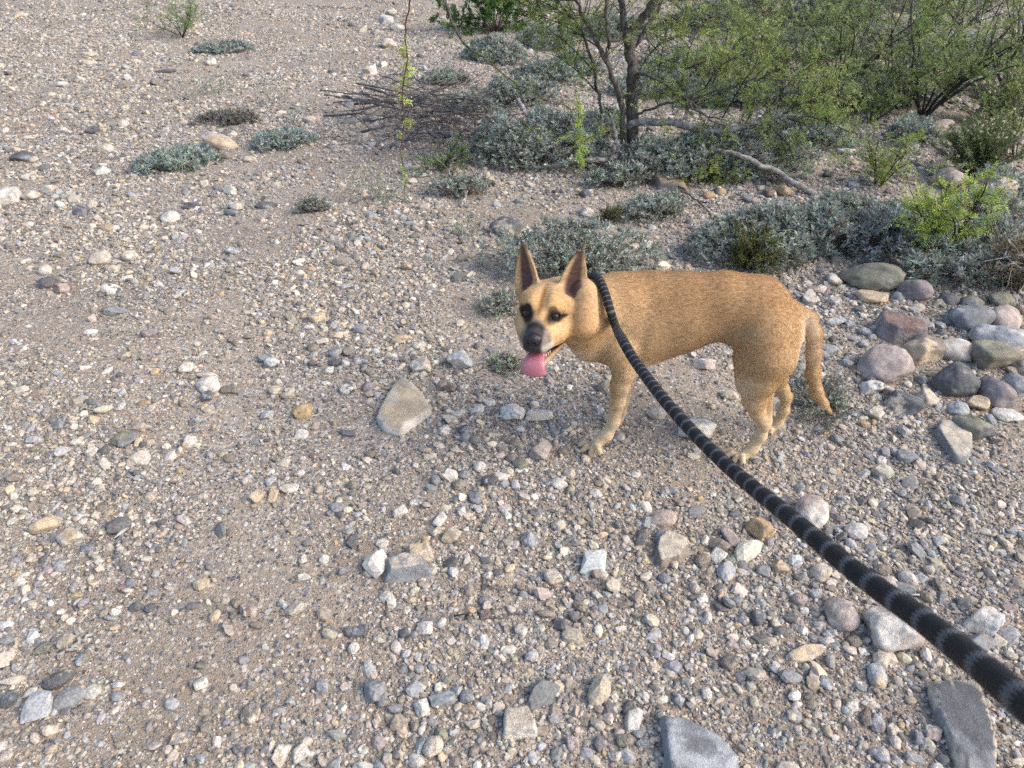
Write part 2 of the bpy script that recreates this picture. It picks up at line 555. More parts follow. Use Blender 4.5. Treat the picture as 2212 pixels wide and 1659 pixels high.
# u v w h (frame units) kind colours turn(deg) | what singles it out; a blank label takes the shared one of its kind
STONES = """
909 790 44 46 a CW 10|cream teardrop stone just above the large tan slab
994 780 62 50 a LC 5|pale grey and cream block between tan slab and dog's tongue
956 831 33 34 a BC 40|brownish rough stone right of the tan slab's top
754 839 40 28 r DW 10|dark grey oval pebble with white rim, left of the tan slab
796 836 31 25 r UP 0|
906 746 31 22 r WC 0|
725 762 31 28 r LG 0|
723 784 30 18 r DG 0|
710 800 28 25 a WC 20|
1108 893 53 44 a WB 15|white stone with a brown patch under the dog's tongue
1499 926 86 58 a WL 20|pale stone with grey top half under the leash between dog's legs
1422 893 44 29 r WC 0|pale rough stone between the dog's front leg and the leash
1520 786 52 34 a PW 0|pinkish cream stone seen beneath the dog's belly
1576 854 40 24 r CB 0|flat cream stone in front of the dog's near hind knee
1338 944 24 22 r CP 0|small cream pebble tucked behind the dog's front paw
1168 896 67 30 a WC 0|long pale stone lying between dog's tongue and front paw
1057 869 31 19 a WC 0|
974 908 43 22 a CG 0|
1006 932 34 34 a DG 30|dark grey pointed stone right of the tan slab's lower corner
961 929 29 25 a WG 20|
1171 977 46 42 a PW 45|pinkish white rough stone left of the dog's front toes
1123 1002 33 30 r VG 10|greenish grey rounded pebble below the pinkish white stone
1105 989 26 25 r UR 0|
1114 956 27 22 r VB 0|
1231 1022 31 24 a CW 0|
1207 1043 34 34 a WG 30|
1060 1037 35 31 a DW 60|dark grey stone crossed by a white vein
1036 1007 29 25 r WL 0|
1003 1023 27 25 r GL 0|
941 1037 24 26 r GU 0|
1264 992 22 19 r CT 0|
1285 1064 30 22 a WW 0|
1027 1076 31 32 a GU 0|
866 1106 40 30 a WC 35|
950 1121 30 36 a WW 60|
997 1104 27 28 a DW 10|
977 1155 47 40 a CT 35|cream square-edged block with ochre side below the slab
943 1148 27 30 a CT 50|
1144 1166 41 38 r LG 0|smooth blue-grey rounded cobble in the gravel below the dog's paw
824 1173 30 23 r WC 0|
1207 1133 33 26 r CG 10|
898 1085 31 23 a GW 20|
760 1169 24 33 a DB 80|
701 1206 21 20 r WL 0|
676 984 15 15 r RR 0|small dark red pebble left of the tan slab
800 980 22 22 r BB 0|
834 1286 33 24 r WC 0|
778 1361 40 40 a DG 20|dark slate grey angular stone, lower middle left
920 1356 43 33 a WP 10|white square stone beside the dark slate one
764 1400 25 25 r WC 0|
910 1522 40 66 a WL 0|white and blue-grey elongated stone near the bottom edge
1023 1561 36 29 a CW 20|
936 1610 46 46 r CL 0|
899 1640 36 30 r WL 0|
1195 1246 40 36 s CT 0|cream lumpy stone with ochre crown beside a thin twig
1053 1242 26 28 a WU 30|
1209 1347 35 31 a DG 0|
1050 1298 36 22 r GU 15|
1046 1326 28 26 a RB 20|dark maroon stone lying across a pale twig
1125 1361 29 29 a WC 0|
1435 1248 27 25 r GL 0|
1008 1503 31 29 r GD 0|
826 1512 28 28 r GV 0|
1366 1550 38 60 a CW 70|
1352 1598 43 29 r VB 10|
1391 1603 35 25 a GG 20|
1237 1606 33 35 a PB 0|
1328 1631 32 28 a CW 0|
1749 1102 72 80 r PW 60|pinkish white boulder just right of the leash
1680 1084 55 33 a DW 20|
1643 1142 60 56 s OB 0|ochre brown rough stone beneath the leash
1579 1159 30 58 a PW 110|
1551 1197 40 36 a WG 40|
1568 1230 38 48 r LC 60|
1515 1208 38 33 r BU 0|
1680 1223 38 42 a TO 0|
1771 1234 46 42 a CP 30|
1647 1234 34 24 a GL 0|
1815 1322 72 76 r PC 70|pink rounded cobble left of the big pink rock
1929 1351 128 118 s PW 20|big pink rock partly covered by the leash
1914 1260 62 40 a CP 0|
1960 1250 40 40 r PW 0|
2122 1340 88 66 a LW 25|white and lilac quartz stone right of the leash
2108 1388 80 48 a GB 20|
2076 1304 36 28 a DG 0|
1905 1230 37 23 r BL 0|
1891 1458 42 56 r LT 70|
1903 1425 40 38 r CB 20|
1742 1403 94 38 f WT 25|flat white and tan sliver left of the pink cobble's foot
1575 1428 38 42 a BD 30|
1638 1329 34 42 r DG 60|
1726 1293 34 29 r PO 0|peach coloured round pebble left of the pink cobble
1843 1382 32 29 r BT 0|
1757 1282 32 20 a LG 0|
1788 1370 30 20 a LG 0|
1687 1449 18 23 r WW 0|
1606 1390 29 24 a PW 0|
1781 1472 34 37 a GL 60|
1751 1520 30 23 r VO 0|
1836 1522 34 27 a WV 10|
1870 1546 30 45 a BR 70|
1896 1560 31 38 r LU 60|
1925 1575 29 29 a CW 0|
1980 1593 31 34 a GD 0|
1905 1630 35 31 r LC 0|
1526 1498 24 24 a WW 0|
1465 1513 31 30 a GL 0|
2012 1580 40 36 a PW 0|
1988 1249 31 22 a LP 0|
1875 602 126 66 r VV 152|large olive green oblong boulder in front of the silvery shrub
1887 643 72 34 f TC 160|tan wedge stone under the olive oblong boulder
1972 629 66 60 r UU 130|purplish grey boulder right of the olive oblong one
1799 602 34 42 a CW 80|upright cream stone left of the olive boulder
1910 588 29 20 a WC 0|
1937 643 29 22 r GG 0|
2095 690 82 72 r GL 20|round grey boulder at the back of the pile by the right edge
2167 686 66 66 r PC 60|pinkish cream boulder behind the blue-white one
2157 733 114 72 r LW 155|large blue-white mottled boulder by the right edge
2137 770 92 68 a VB 20|olive brown angular boulder in front of the blue-white one
2060 757 90 56 r WT 160|white boulder with tan stain in the middle of the pile
1994 757 92 64 a TB 30|tan triangular boulder right of the pink granite one
1934 688 43 36 a DG 30|dark grey pointed rock above the maroon one
1905 788 112 84 r PP 165|smooth pink granite boulder behind the dog's tail
2067 822 106 74 r DB 20|dark brownish grey boulder below the white stained one
2145 844 70 80 r BU 80|round brown boulder in front of the right-hand pile
2192 832 56 50 r GL 0|grey boulder cut by the right edge beside round brown one
1950 870 80 56 a DC 15|black stone with a cream cap below the pink granite boulder
2000 862 44 44 a CL 0|
1880 840 52 42 a WG 20|
1917 843 30 31 a PW 0|
1889 895 42 32 a WC 0|
1987 820 30 30 a GD 0|
2107 872 54 33 f TL 20|
2067 884 41 31 r LG 0|
2174 895 58 28 f WW 165|
2097 924 82 60 r VD 155|dark olive oval cobble above the cream slab
1959 987 58 32 a GL 10|
1902 995 26 26 a WW 0|
1807 948 26 22 r GG 0|
1777 934 21 18 r TO 0|
1790 965 25 19 a PW 0|
2163 650 60 34 r VB 10|
2093 655 54 30 r VG 0|
2047 650 42 30 r DG 0|
2203 666 30 44 r BT 0|
2205 706 30 32 r TB 0|
2200 792 44 42 r BU 0|
1867 717 32 20 r LG 0|
1804 694 40 25 a WL 10|
1830 699 22 19 a LU 0|
1750 646 44 19 f CL 0|
2030 719 22 18 r DG 0|
1864 743 24 18 r LG 0|
1808 553 30 56 f BT 70|
2117 548 60 26 r RP 165|reddish rock half hidden under dry twigs at right
1842 644 22 20 a DG 0|
1802 651 26 27 a WP 0|
2050 394 64 52 r TP 0|smaller beige boulder left of the big beige one
2134 411 104 66 r TP 165|big beige rounded boulder under the shrubs at upper right
1954 312 40 24 r LG 160|smooth blue-grey oval cobble below the background shrubs
1692 415 33 28 r OC 0|
1660 420 26 20 a RW 0|
1557 416 24 17 r OC 0|
1529 423 32 20 r OB 0|
1629 436 24 19 a PB 0|
1788 377 37 22 a DC 0|
1826 330 38 26 f LW 150|
1844 401 27 15 a LG 0|
1737 382 18 16 r PW 0|
2030 272 66 22 r OP 0|
1093 494 66 62 r DC 20|round dark boulder with a cream face above the dog's left ear
1247 488 54 30 r DW 10|
1284 480 33 19 r DG 0|
1265 459 34 28 a CW 30|
1263 419 27 22 r DG 0|
917 450 24 17 a CW 0|
834 46 30 26 a WL 30|
840 97 34 30 a CP 40|
800 156 36 30 a WT 0|
859 61 32 26 a WL 20|
763 53 20 20 r GD 0|
800 259 32 17 a GL 0|
754 225 22 20 r GG 0|
730 206 27 15 r WC 0|
826 140 22 20 a CW 0|
815 72 26 18 a LC 0|
845 30 26 18 a WC 0|
784 66 20 16 a CT 0|
805 312 22 26 a LG 0|
1039 354 23 18 a WL 0|
1072 396 20 18 a PW 0|
478 311 88 36 r CT 170|big low cream boulder in the gravel at upper left
457 347 36 26 r WC 0|whitish rounded stone below the low cream boulder
229 324 38 24 r CW 0|
51 341 50 24 r DG 10|flat dark slate stone near the left edge
75 346 21 14 r CT 0|
224 371 40 26 a WC 0|
66 383 36 19 r WB 0|
23 428 52 40 a WC 20|whitish block cut off near the left edge
67 424 33 26 a CC 0|
105 410 38 20 r CW 0|
178 458 33 26 a DG 0|
200 443 27 20 r CT 0|
369 471 40 27 r WC 20|smooth white oval stone in the gravel at left
154 462 27 15 a CW 0|
415 445 36 19 a DL 0|
441 397 24 25 a CW 0|
578 445 50 17 r DG 0|flat dark lens-shaped stone left of the small dry shrub
513 448 32 23 a CG 0|
502 544 35 19 a GL 0|
459 136 24 19 a WL 0|
341 178 27 24 a BG 0|
268 187 28 17 a BL 0|
130 184 40 14 r CW 0|
196 119 30 12 r CT 0|
271 235 20 16 r CC 0|
191 137 25 13 r CW 0|
355 155 45 10 r DG 0|
296 117 24 12 r GG 0|
203 284 29 20 a DB 0|
669 260 32 19 r CT 0|
539 346 32 18 a CL 0|
492 338 29 17 r BG 0|
455 290 33 13 r CW 0|
266 268 28 15 r WC 0|
44 34 28 12 r CW 0|
248 494 20 16 r WC 0|
219 561 50 32 r CW 15|broad cream stone left of centre beside a whitish one
282 554 34 28 r WC 0|
243 627 43 30 r WD 10|white cobble with a dark patch, left of centre
138 623 43 28 a PR 10|reddish pink rough stone left of the dark-patched white cobble
101 612 46 27 r DG 0|
98 586 30 22 r WC 0|
245 581 30 18 r CC 0|
402 795 33 31 a WC 0|
455 830 54 40 r WC 10|whitish lump with a tiny dark spot at left
448 811 46 20 a CW 0|
497 843 38 17 a BV 0|
445 858 36 26 a DG 0|
595 844 30 22 r CT 0|
626 846 24 18 a WC 0|
655 890 44 36 r OT 60|orange tan stone half sunk in sand left of the tan slab
577 896 28 26 a LW 0|
273 949 54 32 f GV 35|slate grey flat stone tilted in the gravel at left
168 954 30 20 a CW 0|
70 950 26 17 a LW 0|
201 975 27 21 a WC 0|
413 955 31 27 a WT 0|
33 1031 36 22 r BV 0|
560 1068 29 36 a TC 80|
591 1067 20 34 a TC 90|
628 1054 46 22 f WC 15|
686 686 25 28 a TC 60|
744 620 30 17 a LG 0|
322 721 33 26 a UG 30|
382 585 25 23 a LT 0|
252 674 50 18 f GG 25|
677 753 27 22 r BV 0|
312 871 28 14 a OC 0|
396 872 24 18 a BP 0|
443 880 18 17 r TT 0|
585 1036 22 28 a LW 70|
103 1131 68 40 r TC 28|long tan stone near the left edge, lower half
154 1158 54 46 a WT 40|white and tan rough stone next to the long tan one
191 1185 30 22 a GD 0|
539 1316 40 32 a PR 10|reddish white angular stone in the lower left gravel
511 1304 22 22 a BT 0|
464 1330 22 26 r TB 70|
248 1321 27 19 r WC 15|
325 1312 22 26 r DB 70|
96 1398 43 30 a VG 20|
182 1417 27 36 r LV 80|
131 1466 64 44 r DC 25|dark-topped cream oval cobble at lower left
21 1510 40 34 r DG 0|dark bluish round cobble cut by the left edge
30 1470 54 22 r LC 20|
434 1435 27 25 a VD 30|
436 1475 32 30 a WW 50|
542 1540 48 44 f CB 130|cream topped stone with brown side near the bottom left
607 1627 37 48 a CW 65|cream pointed stone at the bottom edge, left of a paler one
651 1622 42 38 a WC 40|paler pointed stone at the bottom edge
390 1591 43 30 a TG 20|
444 1571 30 28 a BU 30|
696 1480 39 30 a LW 150|
175 1493 26 25 a TC 0|
257 1477 28 20 a WC 0|
14 1631 30 24 r CP 0|
654 1246 36 22 a WC 10|
437 1260 34 28 a TC 30|
653 1207 22 20 a CW 0|
700 1207 21 22 r WL 0|
95 1206 16 20 a DG 80|
"""


def zone(u, v):
    if v < 470:
        return 'in the upper left gravel' if u < 760 else ('around the tree' if u < 1550 else 'among the shrubs at upper right')
    if u > 1740 and v < 1010:
        return 'among the boulders right of the dog'
    if v < 900:
        return 'in the gravel left of the dog' if u < 1300 else 'behind the dog'
    if u < 760:
        return 'in the lower left gravel'
    return 'in the foreground gravel below the dog' if u < 1480 else 'beside the leash at lower right'


for i, line in enumerate(STONES.strip().splitlines()):
    nums, label = line.split('|')
    u, v, w, h, kind, cc, turn = nums.split()
    u, v, w, h, turn = float(u), float(v), float(w), float(h), float(turn)
    p, t = ground(u, v + 0.15 * h)
    el = math.atan2(CAM_H, math.hypot(p[0], p[1]))
    W, Hh = w * t / FPX, h * t / FPX
    flat = {'r': 0.66, 'a': 0.62, 'f': 0.36, 's': 0.75}[kind]
    ta = math.radians(turn)
    # footprint (long, short): solve the turned ellipse roughly so its outline is w x h in view
    b_ = Hh / math.sqrt(math.sin(el) ** 2 + (flat * math.cos(el)) ** 2)
    b_ = min(b_, W * 2.0, )
    if 60 <= turn <= 120:
        size = (b_ * 1.05, W, min(W, b_) * flat * 1.1)
    else:
        b2 = min(b_, W * 1.15)
        size = (W * (1.06 if 15 < turn < 165 else 1.0), b2 * (0.85 if 15 < turn < 165 else 1.0), b2 * flat)
    size = tuple(s_ * 1.04 for s_ in size)
    bias = {True: -0.2, False: -0.03}[cc[0] == cc[1]]
    bias = [-0.03, 0.0, 0.03, -0.06][int(u) % 4] + bias
    sub = 5 if w > 95 else (4 if w > 35 else 3)
    st = stone_object(int(u) * 7 + int(v), p[0], p[1], size, kind, cc[0], cc[1], bias, ta, sub, 0.30 if kind != 'f' else 0.2,
                      'boulder' if w > 60 and v < 1000 else 'stone', float(p[2]), tuple(np.random.default_rng(int(u + v)).normal(0, 0.16, 2)))
    stone_spots.append((p[0], p[1], max(size) * 0.5))
    cat = 'boulder' if w > 60 and v < 1000 else 'stone'
    if label:
        tag(st, label, cat, 'loose stones on the wash')
    else:
        sz = 'small' if max(size) < 0.07 else 'fist-sized'
        lab = f"{sz} {COLNAME[cc[0]]} stone {zone(u, v)}"
        tag(st, lab, cat, lab.replace(' stone ', ' stones '))

# ------------------------------------------------------------------ loose gravel: nobody could count it
def gravel():
    """One object of kind stuff: every pebble is an instance of one of a few cut-rock shapes."""
    tcol = bpy.data.collections.new('pebble_shapes')
    n_shape = 18
    for j in range(n_shape):
        dirs, F = ICO[2]
        r = np.random.default_rng(500 + j)
        V = dirs * rock_shape(500 + j, dirs, 'a' if j % 3 else 'r')[:, None]
        V = V / np.abs(V).max(0) * np.array([0.5, 0.5 * r.uniform(0.68, 1.0), 0.5 * r.uniform(0.45, 0.8)])
        o = bpy.data.objects.new('pebble_shape', raw_mesh('pebble_shape', V, F, np.zeros((0, 4), int), None, False))
        o.data.materials.append(M_GRAVEL)
        tcol.objects.link(o)
    #   size lo, hi, share of the ground covered, nearest Y, farthest Y
    classes = [(0.0046, 0.0068, 0.16, 0.45, 2.4), (0.0068, 0.0098, 0.25, 0.45, 3.7), (0.0098, 0.0150, 0.29, 0.45, 5.6),
               (0.0150, 0.0230, 0.28, 0.45, 12.0), (0.0230, 0.0350, 0.17, 0.45, 14.0), (0.0350, 0.0520, 0.055, 0.45, 15.0), (0.0520, 0.0850, 0.018, 0.45, 16.0)]
    keys = list('CWGDBPORVTL')
    wts = np.array([0.25, 0.085, 0.19, 0.14, 0.14, 0.04, 0.024, 0.008, 0.03, 0.06, 0.11])
    wts /= wts.sum()
    pal = np.array([PAL[k] for k in keys])
    P, ROT, SCL, CA = [], [], [], []
    for ci, (lo, hi, cover, ynear, yfar) in enumerate(classes):
        s_mean = (lo + hi) / 2
        ys = np.linspace(ynear, yfar, 200)
        half = lambda y: 0.78 * np.hypot(y, CAM_H) * 0.98 + 0.12
        area = float(np.sum(2 * half(ys)) * (ys[1] - ys[0]))
        n = int(cover * area / (0.62 * s_mean ** 2))
        cdf = np.cumsum(half(ys))
        cdf /= cdf[-1]
        y = np.interp(rng.random(n), cdf, ys)
        x = rng.uniform(-1, 1, n) * half(y)
        # patchiness: bare sandy spots and drifts of pebbles
        q = np.stack([x, y, np.zeros(n)], 1)
        pn = vnoise(q * 1.7, 11) * 0.5 + vnoise(q * 4.3, 12) * 0.32 + vnoise(q * 10.0, 13) * 0.18
        keep = rng.random(n) < smooth_ramp(pn + (0.04 if ci < 2 else 0.0), 0.26, 0.62) * 0.90 + 0.10
        keep &= rng.random(n) < np.clip((yfar - y) / (0.22 * yfar), 0, 1)
        if ci >= 3:
            for (a, b_, r_) in stone_spots:
                keep &= np.hypot(x - a, y - b_) > r_ * 0.8
        if ci >= 5:
            keep &= ~((np.abs(x - 0.45) < 0.42) & (np.abs(y - 1.74) < 0.26))       # no big loose stone under the dog
        x, y = x[keep], y[keep]
        n = len(x)
        s = lo * (hi / lo) ** (rng.random(n) ** 1.25)
        z = ground_z(x, y) + s * rng.uniform(-0.02, 0.22, n)
        k = rng.choice(len(keys), n, p=wts)
        col = pal[k] * np.exp(rng.normal(0, 0.17, n))[:, None] * (1 + rng.normal(0, 0.025, (n, 3)))
        dust = 0.30 if hi < 0.03 else 0.18
        col = col * (1 - dust) + np.array([0.36, 0.318, 0.258]) * dust
        P.append(np.stack([x, y, z], 1))
        ROT.append(np.stack([rng.normal(0, 0.32, n), rng.normal(0, 0.32, n), rng.uniform(0, 6.283, n)], 1))
        SCL.append(s[:, None] * np.stack([rng.uniform(0.9, 1.45, n), rng.uniform(0.85, 1.15, n), rng.uniform(0.75, 1.15, n)], 1))
        CA.append(np.clip(col, 0.03, 0.75))
    P, ROT, SCL, CA = (np.concatenate(t).astype(np.float32) for t in (P, ROT, SCL, CA))
    me = bpy.data.meshes.new('gravel')
    me.vertices.add(len(P))
    me.vertices.foreach_set('co', P.ravel())
    for nm, arr in (('turn', ROT), ('size', SCL)):
        me.attributes.new(nm, 'FLOAT_VECTOR', 'POINT').data.foreach_set('vector', arr.ravel())
    me.attributes.new('ca', 'FLOAT_COLOR', 'POINT').data.foreach_set('color', np.concatenate([CA, np.ones((len(CA), 1), np.float32)], 1).ravel())
    me.attributes.new('pick', 'INT', 'POINT').data.foreach_set('value', rng.integers(0, n_shape, len(P)).astype(np.int32))
    o = link('gravel', me, M_GRAVEL)
    ng = bpy.data.node_groups.new('scatter_pebbles', 'GeometryNodeTree')
    ng.interface.new_socket('Geometry', in_out='INPUT', socket_type='NodeSocketGeometry')
    ng.interface.new_socket('Geometry', in_out='OUTPUT', socket_type='NodeSocketGeometry')
    gi, go = ng.nodes.new('NodeGroupInput'), ng.nodes.new('NodeGroupOutput')
    ci_ = ng.nodes.new('GeometryNodeCollectionInfo')
    ci_.inputs['Collection'].default_value = tcol
    ci_.inputs['Separate Children'].default_value = True
    ci_.inputs['Reset Children'].default_value = True
    ip = ng.nodes.new('GeometryNodeInstanceOnPoints')
    ip.inputs['Pick Instance'].default_value = True
    at_ = {}
    for nm, dt in (('turn', 'FLOAT_VECTOR'), ('size', 'FLOAT_VECTOR'), ('pick', 'INT')):
        na = ng.nodes.new('GeometryNodeInputNamedAttribute')
        na.data_type = dt
        na.inputs['Name'].default_value = nm
        at_[nm] = na.outputs['Attribute']
    e2r = ng.nodes.new('FunctionNodeEulerToRotation')
    ng.links.new(at_['turn'], e2r.inputs[0])
    ng.links.new(gi.outputs[0], ip.inputs['Points'])
    ng.links.new(ci_.outputs[0], ip.inputs['Instance'])
    ng.links.new(at_['pick'], ip.inputs['Instance Index'])
    ng.links.new(e2r.outputs[0], ip.inputs['Rotation'])
    ng.links.new(at_['size'], ip.inputs['Scale'])
    ng.links.new(ip.outputs[0], go.inputs[0])
    md = o.modifiers.new('scatter', 'NODES')
    md.node_group = ng
    tag(o, 'loose mixed gravel of cream, grey and brown pebbles covering the ground', 'gravel', kind='stuff')


def smooth_ramp(x, a, b):
    t = np.clip((x - a) / (b - a), 0, 1)
    return t * t * (3 - 2 * t)


gravel()
# ------------------------------------------------------------------ the dog
def DP(cx, cy, Y, r=0.0):
    """Landmark on the dog, read off an enlargement of its surroundings, Y metres away; radius in the same units."""
    u, v = cx * 0.35 + 1050.7, cy * 0.35 + 497.7
    d = ray(u, v)
    t = Y / d[1]
    return np.array([0, 0, CAM_H]) + d * t, r * 0.35 * t / FPX


# head frame: F along the muzzle, S to the viewer's right, U up
HEAD_YAW, HEAD_PITCH, HEAD_ROLL, HS = 0.304, 0.130, -0.032, 0.937
HF = np.array([-math.sin(HEAD_YAW) * math.cos(HEAD_PITCH), -math.cos(HEAD_YAW) * math.cos(HEAD_PITCH), math.sin(HEAD_PITCH)])
_S0 = np.array([math.cos(HEAD_YAW), -math.sin(HEAD_YAW), 0.0])
_U0 = np.cross(_S0, HF)
if _U0[2] < 0:
    _U0 = -_U0
HSx = _S0 * math.cos(HEAD_ROLL) - _U0 * math.sin(HEAD_ROLL)
HU = _U0 * math.cos(HEAD_ROLL) + _S0 * math.sin(HEAD_ROLL)
HO = DP(373, 497, 1.66)[0]
HM = np.stack([HF, HSx, HU])


def hw(f, s, u):
    return HO + HS * (np.array([f, s, u]) @ HM)


class SDF:
    """Smoothly joined round cones and ellipsoids on a grid, turned into one skin by surface nets."""

    def __init__(self, lo, hi, h):
        self.lo, self.h = np.asarray(lo, float), h
        self.n = np.ceil((np.asarray(hi) - self.lo) / h).astype(int) + 1
        self.phi = np.full(self.n, 0.12, np.float32)
        self.bones = []

    def box(self, lo, hi, m):
        a = np.clip(np.floor((lo - m - self.lo) / self.h).astype(int), 0, self.n - 1)
        b = np.clip(np.ceil((hi + m - self.lo) / self.h).astype(int) + 1, 1, self.n)
        g = [self.lo[i] + self.h * np.arange(a[i], b[i]) for i in range(3)]
        P = np.stack(np.meshgrid(*g, indexing='ij'), -1)
        return tuple(slice(a[i], b[i]) for i in range(3)), P

    def join(self, sl, d, k, cut=False):
        p = self.phi[sl]
        d = d.astype(np.float32)
        if cut:
            d = -d
            h = np.clip(0.5 - 0.5 * (p - d) / k, 0, 1)
            self.phi[sl] = p * (1 - h) + d * h + k * h * (1 - h)
        else:
            h = np.clip(0.5 + 0.5 * (d - p) / k, 0, 1)
            self.phi[sl] = d * (1 - h) + p * h - k * h * (1 - h)

    def cone(self, a, ra, b, rb, k=0.02, ysq=1.0, cut=False, flow=None):
        a, b = np.asarray(a, float), np.asarray(b, float)
        r = max(ra, rb)
        sl, P = self.box(np.minimum(a, b) - r, np.maximum(a, b) + r, 3 * k + 0.01)
        q = np.array([1, ysq, 1.0])
        aa, ba, pp = a * q, (b - a) * q, P * q
        h = np.clip(((pp - aa) @ ba) / (ba @ ba + 1e-12), 0, 1)
        d = np.linalg.norm(pp - aa - h[..., None] * ba, axis=-1) - (ra + (rb - ra) * h)
        self.join(sl, d, k, cut)
        if not cut:
            self.bones.append((a, b, r, unit(b - a) if flow is None else unit(flow)))

    def chain(self, pts, k=0.02, ysq=1.0, flip=False):
        for (a, ra), (b, rb) in zip(pts[:-1], pts[1:]):
            self.cone(a, ra, b, rb, k, ysq, flow=(a - b) if flip else None)

    def ell(self, c, M, r, k=0.015, cut=False, flow=None):
        c, r = np.asarray(c, float), np.asarray(r, float)
        R = r.max()
        sl, P = self.box(c - R, c + R, 3 * k + 0.01)
        q = (P - c) @ np.asarray(M).T
        k0 = np.linalg.norm(q / r, axis=-1)
        k1 = np.linalg.norm(q / (r * r), axis=-1) + 1e-9
        self.join(sl, k0 * (k0 - 1) / k1, k, cut)
        if not cut and flow is not None:
            self.bones.append((c, c + 1e-4, R, unit(flow)))

    def surface(self):
        p = self.phi
        s = p < 0
        nx, ny, nz = p.shape
        cs = sum(s[i:nx - 1 + i, j:ny - 1 + j, l:nz - 1 + l].astype(np.int8) for i in (0, 1) for j in (0, 1) for l in (0, 1))
        act = (cs > 0) & (cs < 8)
        idx = np.full(act.shape, -1, np.int64)
        cells = np.argwhere(act)
        idx[act] = np.arange(len(cells))
        acc, cnt = np.zeros((len(cells), 3)), np.zeros(len(cells))
        corner = [(i, j, l) for i in (0, 1) for j in (0, 1) for l in (0, 1)]
        val = {c: p[cells[:, 0] + c[0], cells[:, 1] + c[1], cells[:, 2] + c[2]].astype(float) for c in corner}
        for c in corner:
            for ax in range(3):
                if c[ax] == 0:
                    e = list(c)
                    e[ax] = 1
                    e = tuple(e)
                    va, vb = val[c], val[e]
                    m = (va < 0) != (vb < 0)
                    t = np.where(m, va / np.where(m, va - vb, 1), 0)
                    q = np.tile(np.array(c, float), (len(cells), 1))
                    q[:, ax] += t
                    acc[m] += q[m]
                    cnt[m] += 1
        V = self.lo + self.h * (cells + acc / cnt[:, None])
        quads = []
        for ax in range(3):
            o1, o2 = [(1, 2), (2, 0), (0, 1)][ax]
            a = np.take(s, np.arange(s.shape[ax] - 1), ax)
            b = np.take(s, np.arange(1, s.shape[ax]), ax)
            e = np.argwhere(a != b)
            ok = (e[:, o1] > 0) & (e[:, o2] > 0) & (e[:, o1] < s.shape[o1] - 1) & (e[:, o2] < s.shape[o2] - 1)
            e = e[ok]
            inside = s[e[:, 0], e[:, 1], e[:, 2]]

            def cid(d1, d2):
                q = e.copy()
                q[:, o1] -= d1
                q[:, o2] -= d2
                return idx[q[:, 0], q[:, 1], q[:, 2]]
            Q = np.stack([cid(1, 1), cid(0, 1), cid(0, 0), cid(1, 0)], 1)
            Q[~inside] = Q[~inside][:, ::-1]
            quads.append(Q)
        Q = np.concatenate(quads)
        return V, Q[(Q >= 0).all(1)]


def smooth_step(x, a, b):
    t = np.clip((x - a) / (b - a), 0, 1)
    return t * t * (3 - 2 * t)


